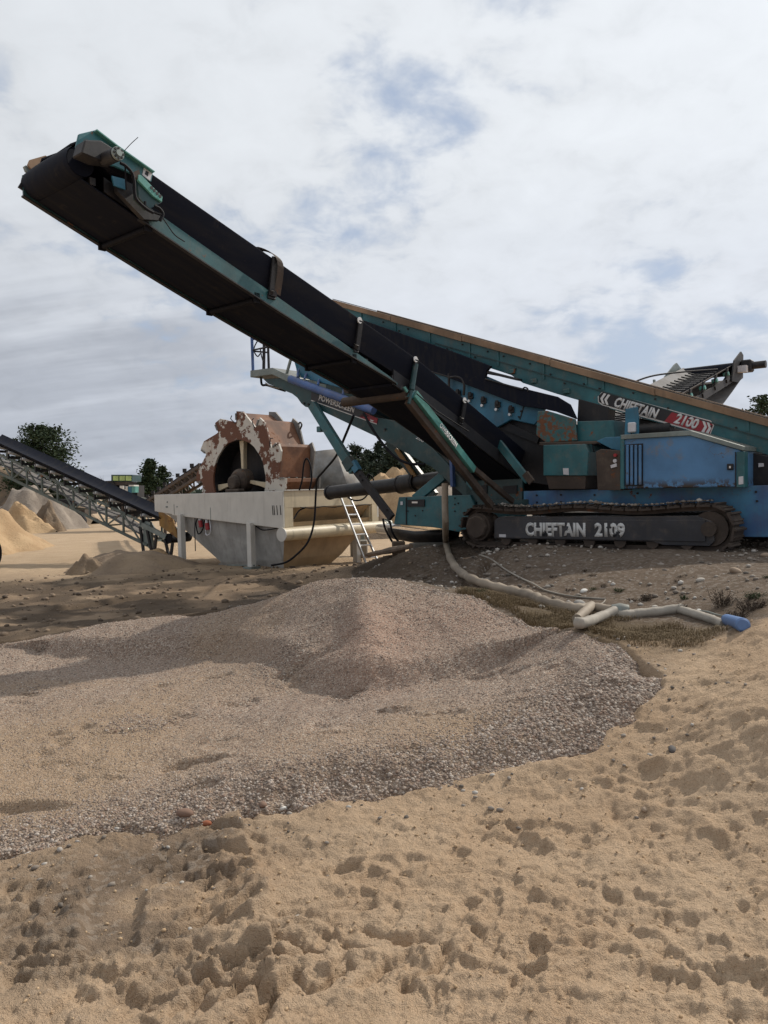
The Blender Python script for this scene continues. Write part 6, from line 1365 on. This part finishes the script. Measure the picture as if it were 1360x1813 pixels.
for i, (px, py, w, mt_, lb) in enumerate([(913, 1044, 11, 'stone_tan', 'tan stone behind the hose beside a green tuft'), (957, 1077, 14, 'stone_grey', 'rounded stone lying in the dead grass below the hose'), (1026, 1072, 24, 'stone_grey', 'angular grey stone against the hose branch'), (1034, 1049, 13, 'stone_white', 'pale flat stone above the rope end'),
     (971, 1040, 9, 'stone_pale', 'small pale stone just above the rope'), (1301, 1014, 20, 'stone_tan', 'large buff stone high on the right of the bank'), (1240, 1029, 13, 'stone_pale', 'cream stone in the middle right of the bank'), (1160, 1077, 11, 'stone_pale', 'small stone lying just above the white hose'), (1238, 1083, 10, 'stone_white', 'whitish stone beyond the white hose kink'),
     (1355, 985, 14, 'stone_tan', 'stone at the right end of the track'), (1119, 1067, 9, 'stone_pale', 'little stone below the weeds on the bank'), (1128, 1087, 8, 'stone_grey', 'grey stone touching the white hose'), (1046, 1076, 9, 'stone_white', 'white chip beside the hose branch'), (1300, 963, 9, 'stone_pale', 'stone beside the end of the track')]): stone(px, py, w, mt_, lb, 'stones on the bank')
# small scattered stones on the bank: too many to count
def scatter(name, n, area, smin, smax, mat, seed, label, cat, hf=base_h, sub=1):
    r2 = np.random.default_rng(seed); src = [pebble_mesh('tmp', 50 + k, sub, .7, .3) for k in range(3)]; vs, fs = [], []
    S_ = [(np.array([v.co[:] for v in me_.vertices]), [tuple(p.vertices) for p in me_.polygons]) for me_ in src]
    px = r2.uniform(area[0], area[1], n * 4); py = r2.uniform(area[2], area[3], n * 4); cnt = 0; base = 0
    ok, X_, Y_, Z_ = area[4](px, py, r2); X_, Y_, Z_ = X_[ok][:n], Y_[ok][:n], Z_[ok][:n]
    for q in zip(X_, Y_, Z_):
        s_ = smin + (smax - smin) * r2.random() ** 4; V0, F0 = S_[cnt % 3]; an = r2.uniform(0, 6.28); c, s2 = math.cos(an), math.sin(an)
        W_ = V0 * s_; W_ = np.stack([W_[:, 0] * c - W_[:, 1] * s2, W_[:, 0] * s2 + W_[:, 1] * c, W_[:, 2]], 1) + [q[0], q[1], q[2] + s_ * .3]
        vs.append(W_); fs += [tuple(i + base for i in f) for f in F0]; base += len(V0); cnt += 1
    me_ = bpy.data.meshes.new(name); me_.from_pydata(np.concatenate(vs).tolist(), [], fs); me_.update(); me_.shade_smooth()
    return tag(link(name, me_, M[mat]), label, cat, kind='stuff')
bx = lambda poly_: (lambda a, b, r2: (sdist(a, b, poly_) > 0, a, b, base_h(a, b)))
m, t, b, oc = mat_new('scattered_stone'); ge = t.add('ShaderNodeNewGeometry'); t.set(b.inputs['Base Color'], t.ramp(ge.outputs['Random Per Island'], [(0, (.10, .085, .07)), (.4, (.20, .165, .135)), (.75, (.30, .26, .22)), (1, (.46, .43, .39))])); b.inputs['Roughness'].default_value = .85; M['scat'] = m
scatter('scattered_stones', 1900, (bank[:, 0].min(), 5.6, 6.8, 12.2, bx(bank)), .008, .032, 'scat', 4, 'small stones strewn over the bank', 'stones')
tk = lambda a, b, r2: (a > -9, MO[0] + U[0] * a + V[0] * b, MO[1] + U[1] * a + V[1] * b, MO[2] + .595 - .045 * np.sin(a / 3.24 * math.pi * 2 + .2) ** 2)
scatter('stones_on_track', 330, (.15, 3.2, .06, .36, tk), .012, .034, 'scat', 6, 'gravel lying along the top of the crawler track', 'stones')
m, t, b, oc = mat_new('sand_crumb'); ge = t.add('ShaderNodeNewGeometry'); t.set(b.inputs['Base Color'], t.mix(ge.outputs['Random Per Island'], (.34, .23, .135), (.47, .335, .205))); b.inputs['Roughness'].default_value = .95; M['crumb'] = m
def gsand(a, b): return base_h(a, b) + sand_detail(a, b)
def clodspot(a, b, r2): return ((sdist(a, b, gpoly) < -.05) & (np.abs(a) < .6 * b), a, b, gsand(a, b))
m, t, b, oc = mat_new('earth_clod'); ge = t.add('ShaderNodeNewGeometry'); t.set(b.inputs['Base Color'], t.mix(ge.outputs['Random Per Island'], (.06, .042, .03), (.24, .175, .12))); b.inputs['Roughness'].default_value = .95; M['clod'] = m
scatter('earth_clods', 1100, (-8, .6, 8.2, 18, clodspot), .010, .055, 'clod', 14, 'clods of earth strewn over the churned yard', 'clods')
def edgespot(a, b, r2):
    d0 = sdist(a, b, gpoly); return ((d0 < .05) & (d0 > -.75) & (r2.random(len(a)) < np.exp(np.minimum(d0, 0) / .16) + .03), a, b, gsand(a, b))
scatter('strayed_pebbles', 900, (-2.6, 2.6, 3.3, 6.2, edgespot), .003, .016, 'scat', 9, 'pebbles strayed from the gravel on to the sand', 'pebbles')
def sandspot(a, b, r2): return ((sdist(a, b, gpoly) < -.02) & (np.abs(a) < .62 * b), a, b, gsand(a, b))
scatter('sand_crumbs', 3000, (-2.3, 3.4, 2.3, 6.0, sandspot), .0015, .009, 'crumb', 8, 'crumbs of sand between the tyre prints', 'sand crumbs')
# dead grass in the hollow and along the hose
def blades(name, n, pick, hmin, hmax, wid, mat, seed, label, cat, lean=.6):
    r_ = random.Random(seed); mb = MB(); k = 0; tries = 0
    while k < n and tries < n * 12:
        tries += 1; q = pick(r_)
        if q is None: continue
        k += 1; an = r_.uniform(0, 6.28); hh_ = r_.uniform(hmin, hmax); ln = r_.uniform(.15, 1) * lean * hh_; d = Vector((math.cos(an), math.sin(an), 0)); s_ = Vector((-d.y, d.x, 0)) * wid; p = Vector(q)
        m1 = p + d * ln * .35 + Vector((0, 0, hh_ * .6)); e = p + d * ln + Vector((0, 0, hh_ * (.95 - .35 * lean))); i = len(mb.v)
        mb.v += [tuple(p - s_), tuple(p + s_), tuple(m1 + s_ * .7), tuple(m1 - s_ * .7), tuple(e)]; mb.f += [(i, i + 1, i + 2, i + 3), (i + 3, i + 2, i + 4)]
    return tag(mb.build(name, M[mat], None), label, cat, kind='stuff')
hx0, hx1, hy0, hy1 = hol[:, 0].min(), hol[:, 0].max(), hol[:, 1].min(), hol[:, 1].max()
def hpick(r_):
    a, b = r_.uniform(hx0, hx1), r_.uniform(hy0, hy1); d0 = sdist(np.array([a]), np.array([b]), hol)[0]
    if d0 < 0 or sdist(np.array([a]), np.array([b]), gpoly)[0] > .0: return None
    if vnoise(np.array([a * 3.1]), np.array([b * 3.1]), 7)[0] < -.22: return None
    return (a, b, gz(a, b) - .005)
blades('dry_grass', 15000, hpick, .03, .10, .0022, 'dry', 3, 'matted dead grass in the hollow round the hoses', 'grass', .95)
def tuft(px, py, rad, n, hmax, mat, label, group='weeds on the bank', name='weed', cat='weed'):
    q = np.array(surf(px, py)); r_ = random.Random(int(px * 3 + py)); mb = MB(); D = q[1]; rad = rad * D / F
    for _ in range(n):
        an = r_.uniform(0, 6.28); rr_ = rad * math.sqrt(r_.random()); b0 = Vector((math.cos(an) * rr_ * .6, math.sin(an) * rr_ * .6, -.005)); hh_ = hmax * r_.uniform(.35, 1); e = b0 + Vector((math.cos(an) * rr_ * .7 + r_.gauss(0, rad * .2), math.sin(an) * rr_ * .7, hh_)); s_ = Vector((r_.gauss(0, 1), r_.gauss(0, 1), 0)).normalized() * rad * .045
        i = len(mb.v); mm_ = b0.lerp(e, .55) + Vector((0, 0, .1 * hh_)); mb.v += [tuple(b0 - s_ * .4), tuple(b0 + s_ * .4), tuple(mm_ + s_), tuple(mm_ - s_), tuple(e)]; mb.f += [(i, i + 1, i + 2, i + 3), (i + 3, i + 2, i + 4)]
    return tag(mb.build(name, M[mat], None, loc=tuple(q)), label, cat, group)
def bush(px, py, wpx, h, mat, label, n=26):
    q = np.array(surf(px, py)); r_ = random.Random(int(px)); D = q[1]; w = wpx * D / F / 2; mb = MB(); lf = MB()
    root = empty('weed', q, label, 'weed', 0, 'weeds on the bank')
    for _ in range(n):
        an = r_.uniform(0, 6.283); L = r_.uniform(.3, 1); b0 = Vector((math.cos(an) * w * .5 * r_.random(), math.sin(an) * w * .4 * r_.random(), -.01)); e = b0 + Vector((math.cos(an) * w * .6 * L, math.sin(an) * w * .5 * L, h * r_.uniform(.35, 1))); m1 = b0.lerp(e, .5) + Vector((r_.gauss(0, .01), 0, .01))
        mb.tube([b0, m1, e], [.0022, .0018, .001], 3)
        pts = [b0.lerp(e, r_.uniform(.25, 1)) + Vector((r_.gauss(0, .012), r_.gauss(0, .012), r_.gauss(0, .010))) for _ in range(34)]; leaf_cloud(lf, pts, .0055, r_, 2.4)
    mb.build('stem', M['dead'], root); lf.build('leaves', M[mat], root)
bush(1280, 1075, 56, .17, 'dead', 'tall dark dead weeds standing behind the blue pump', 30); bush(1330, 1082, 70, .12, 'dead', 'dense dark dead weeds between the pump and the sand ridge', 40); bush(1308, 1098, 52, .08, 'dead', 'low dead weeds crowding the blue pump', 30)
bush(1340, 1060, 50, .06, 'weed', 'spreading green weed at the right edge above the dark plants', 30); bush(1145, 1064, 34, .08, 'dead', 'straggly dead weed above the white hose', 18); bush(842, 1052, 60, .07, 'weed', 'dark green clump at the crest of the gravel', 30)
for px, py, rd, n, hm, mt_, lb in [(1097, 1048, 10, 90, .05, 'weed', 'bright green weed tuft below the middle of the track'), (1051, 1046, 8, 70, .05, 'weed', 'green weed left of the bright tuft'), (1070, 1042, 6, 60, .06, 'dead', 'dead brown sprig between the two green weeds'), (897, 1045, 9, 80, .05, 'weed', 'dark green tuft tucked behind the cream hose'),
        (979, 1023, 8, 60, .04, 'dead', 'brown weed tuft under the left of the track'), (1007, 1047, 8, 60, .04, 'dead', 'brown weed beside the rope'), (1024, 1058, 7, 50, .03, 'weed', 'low weed the rope passes over'), (1037, 1013, 8, 60, .04, 'dead', 'withered tuft high on the bank'), (1050, 1021, 8, 60, .04, 'dead', 'second withered tuft high on the bank, lower right of the first'),
        (1212, 1062, 9, 80, .05, 'weed', 'small green weed above the hose kink'), (1210, 1078, 10, 90, .05, 'dead', 'dull weed right behind the hose kink'), (1120, 1066, 8, 60, .05, 'dead', 'thin dead weed left of the straggly one'), (1200, 1030, 7, 50, .03, 'dead', 'flat brown weed in the middle of the bank'),
        (1205, 1022, 6, 40, .03, 'dead', 'tiny brown weed above the flat one'), (1358, 1024, 8, 60, .04, 'weed', 'green weed at the right edge of the bank'), 
        (1160, 1012, 6, 40, .02, 'dead', 'speck of brown weed below the track'), (1225, 1005, 6, 40, .02, 'dead', 'speck of brown weed at the right below the track')]: tuft(px, py, rd, n, hm, mt_, lb)
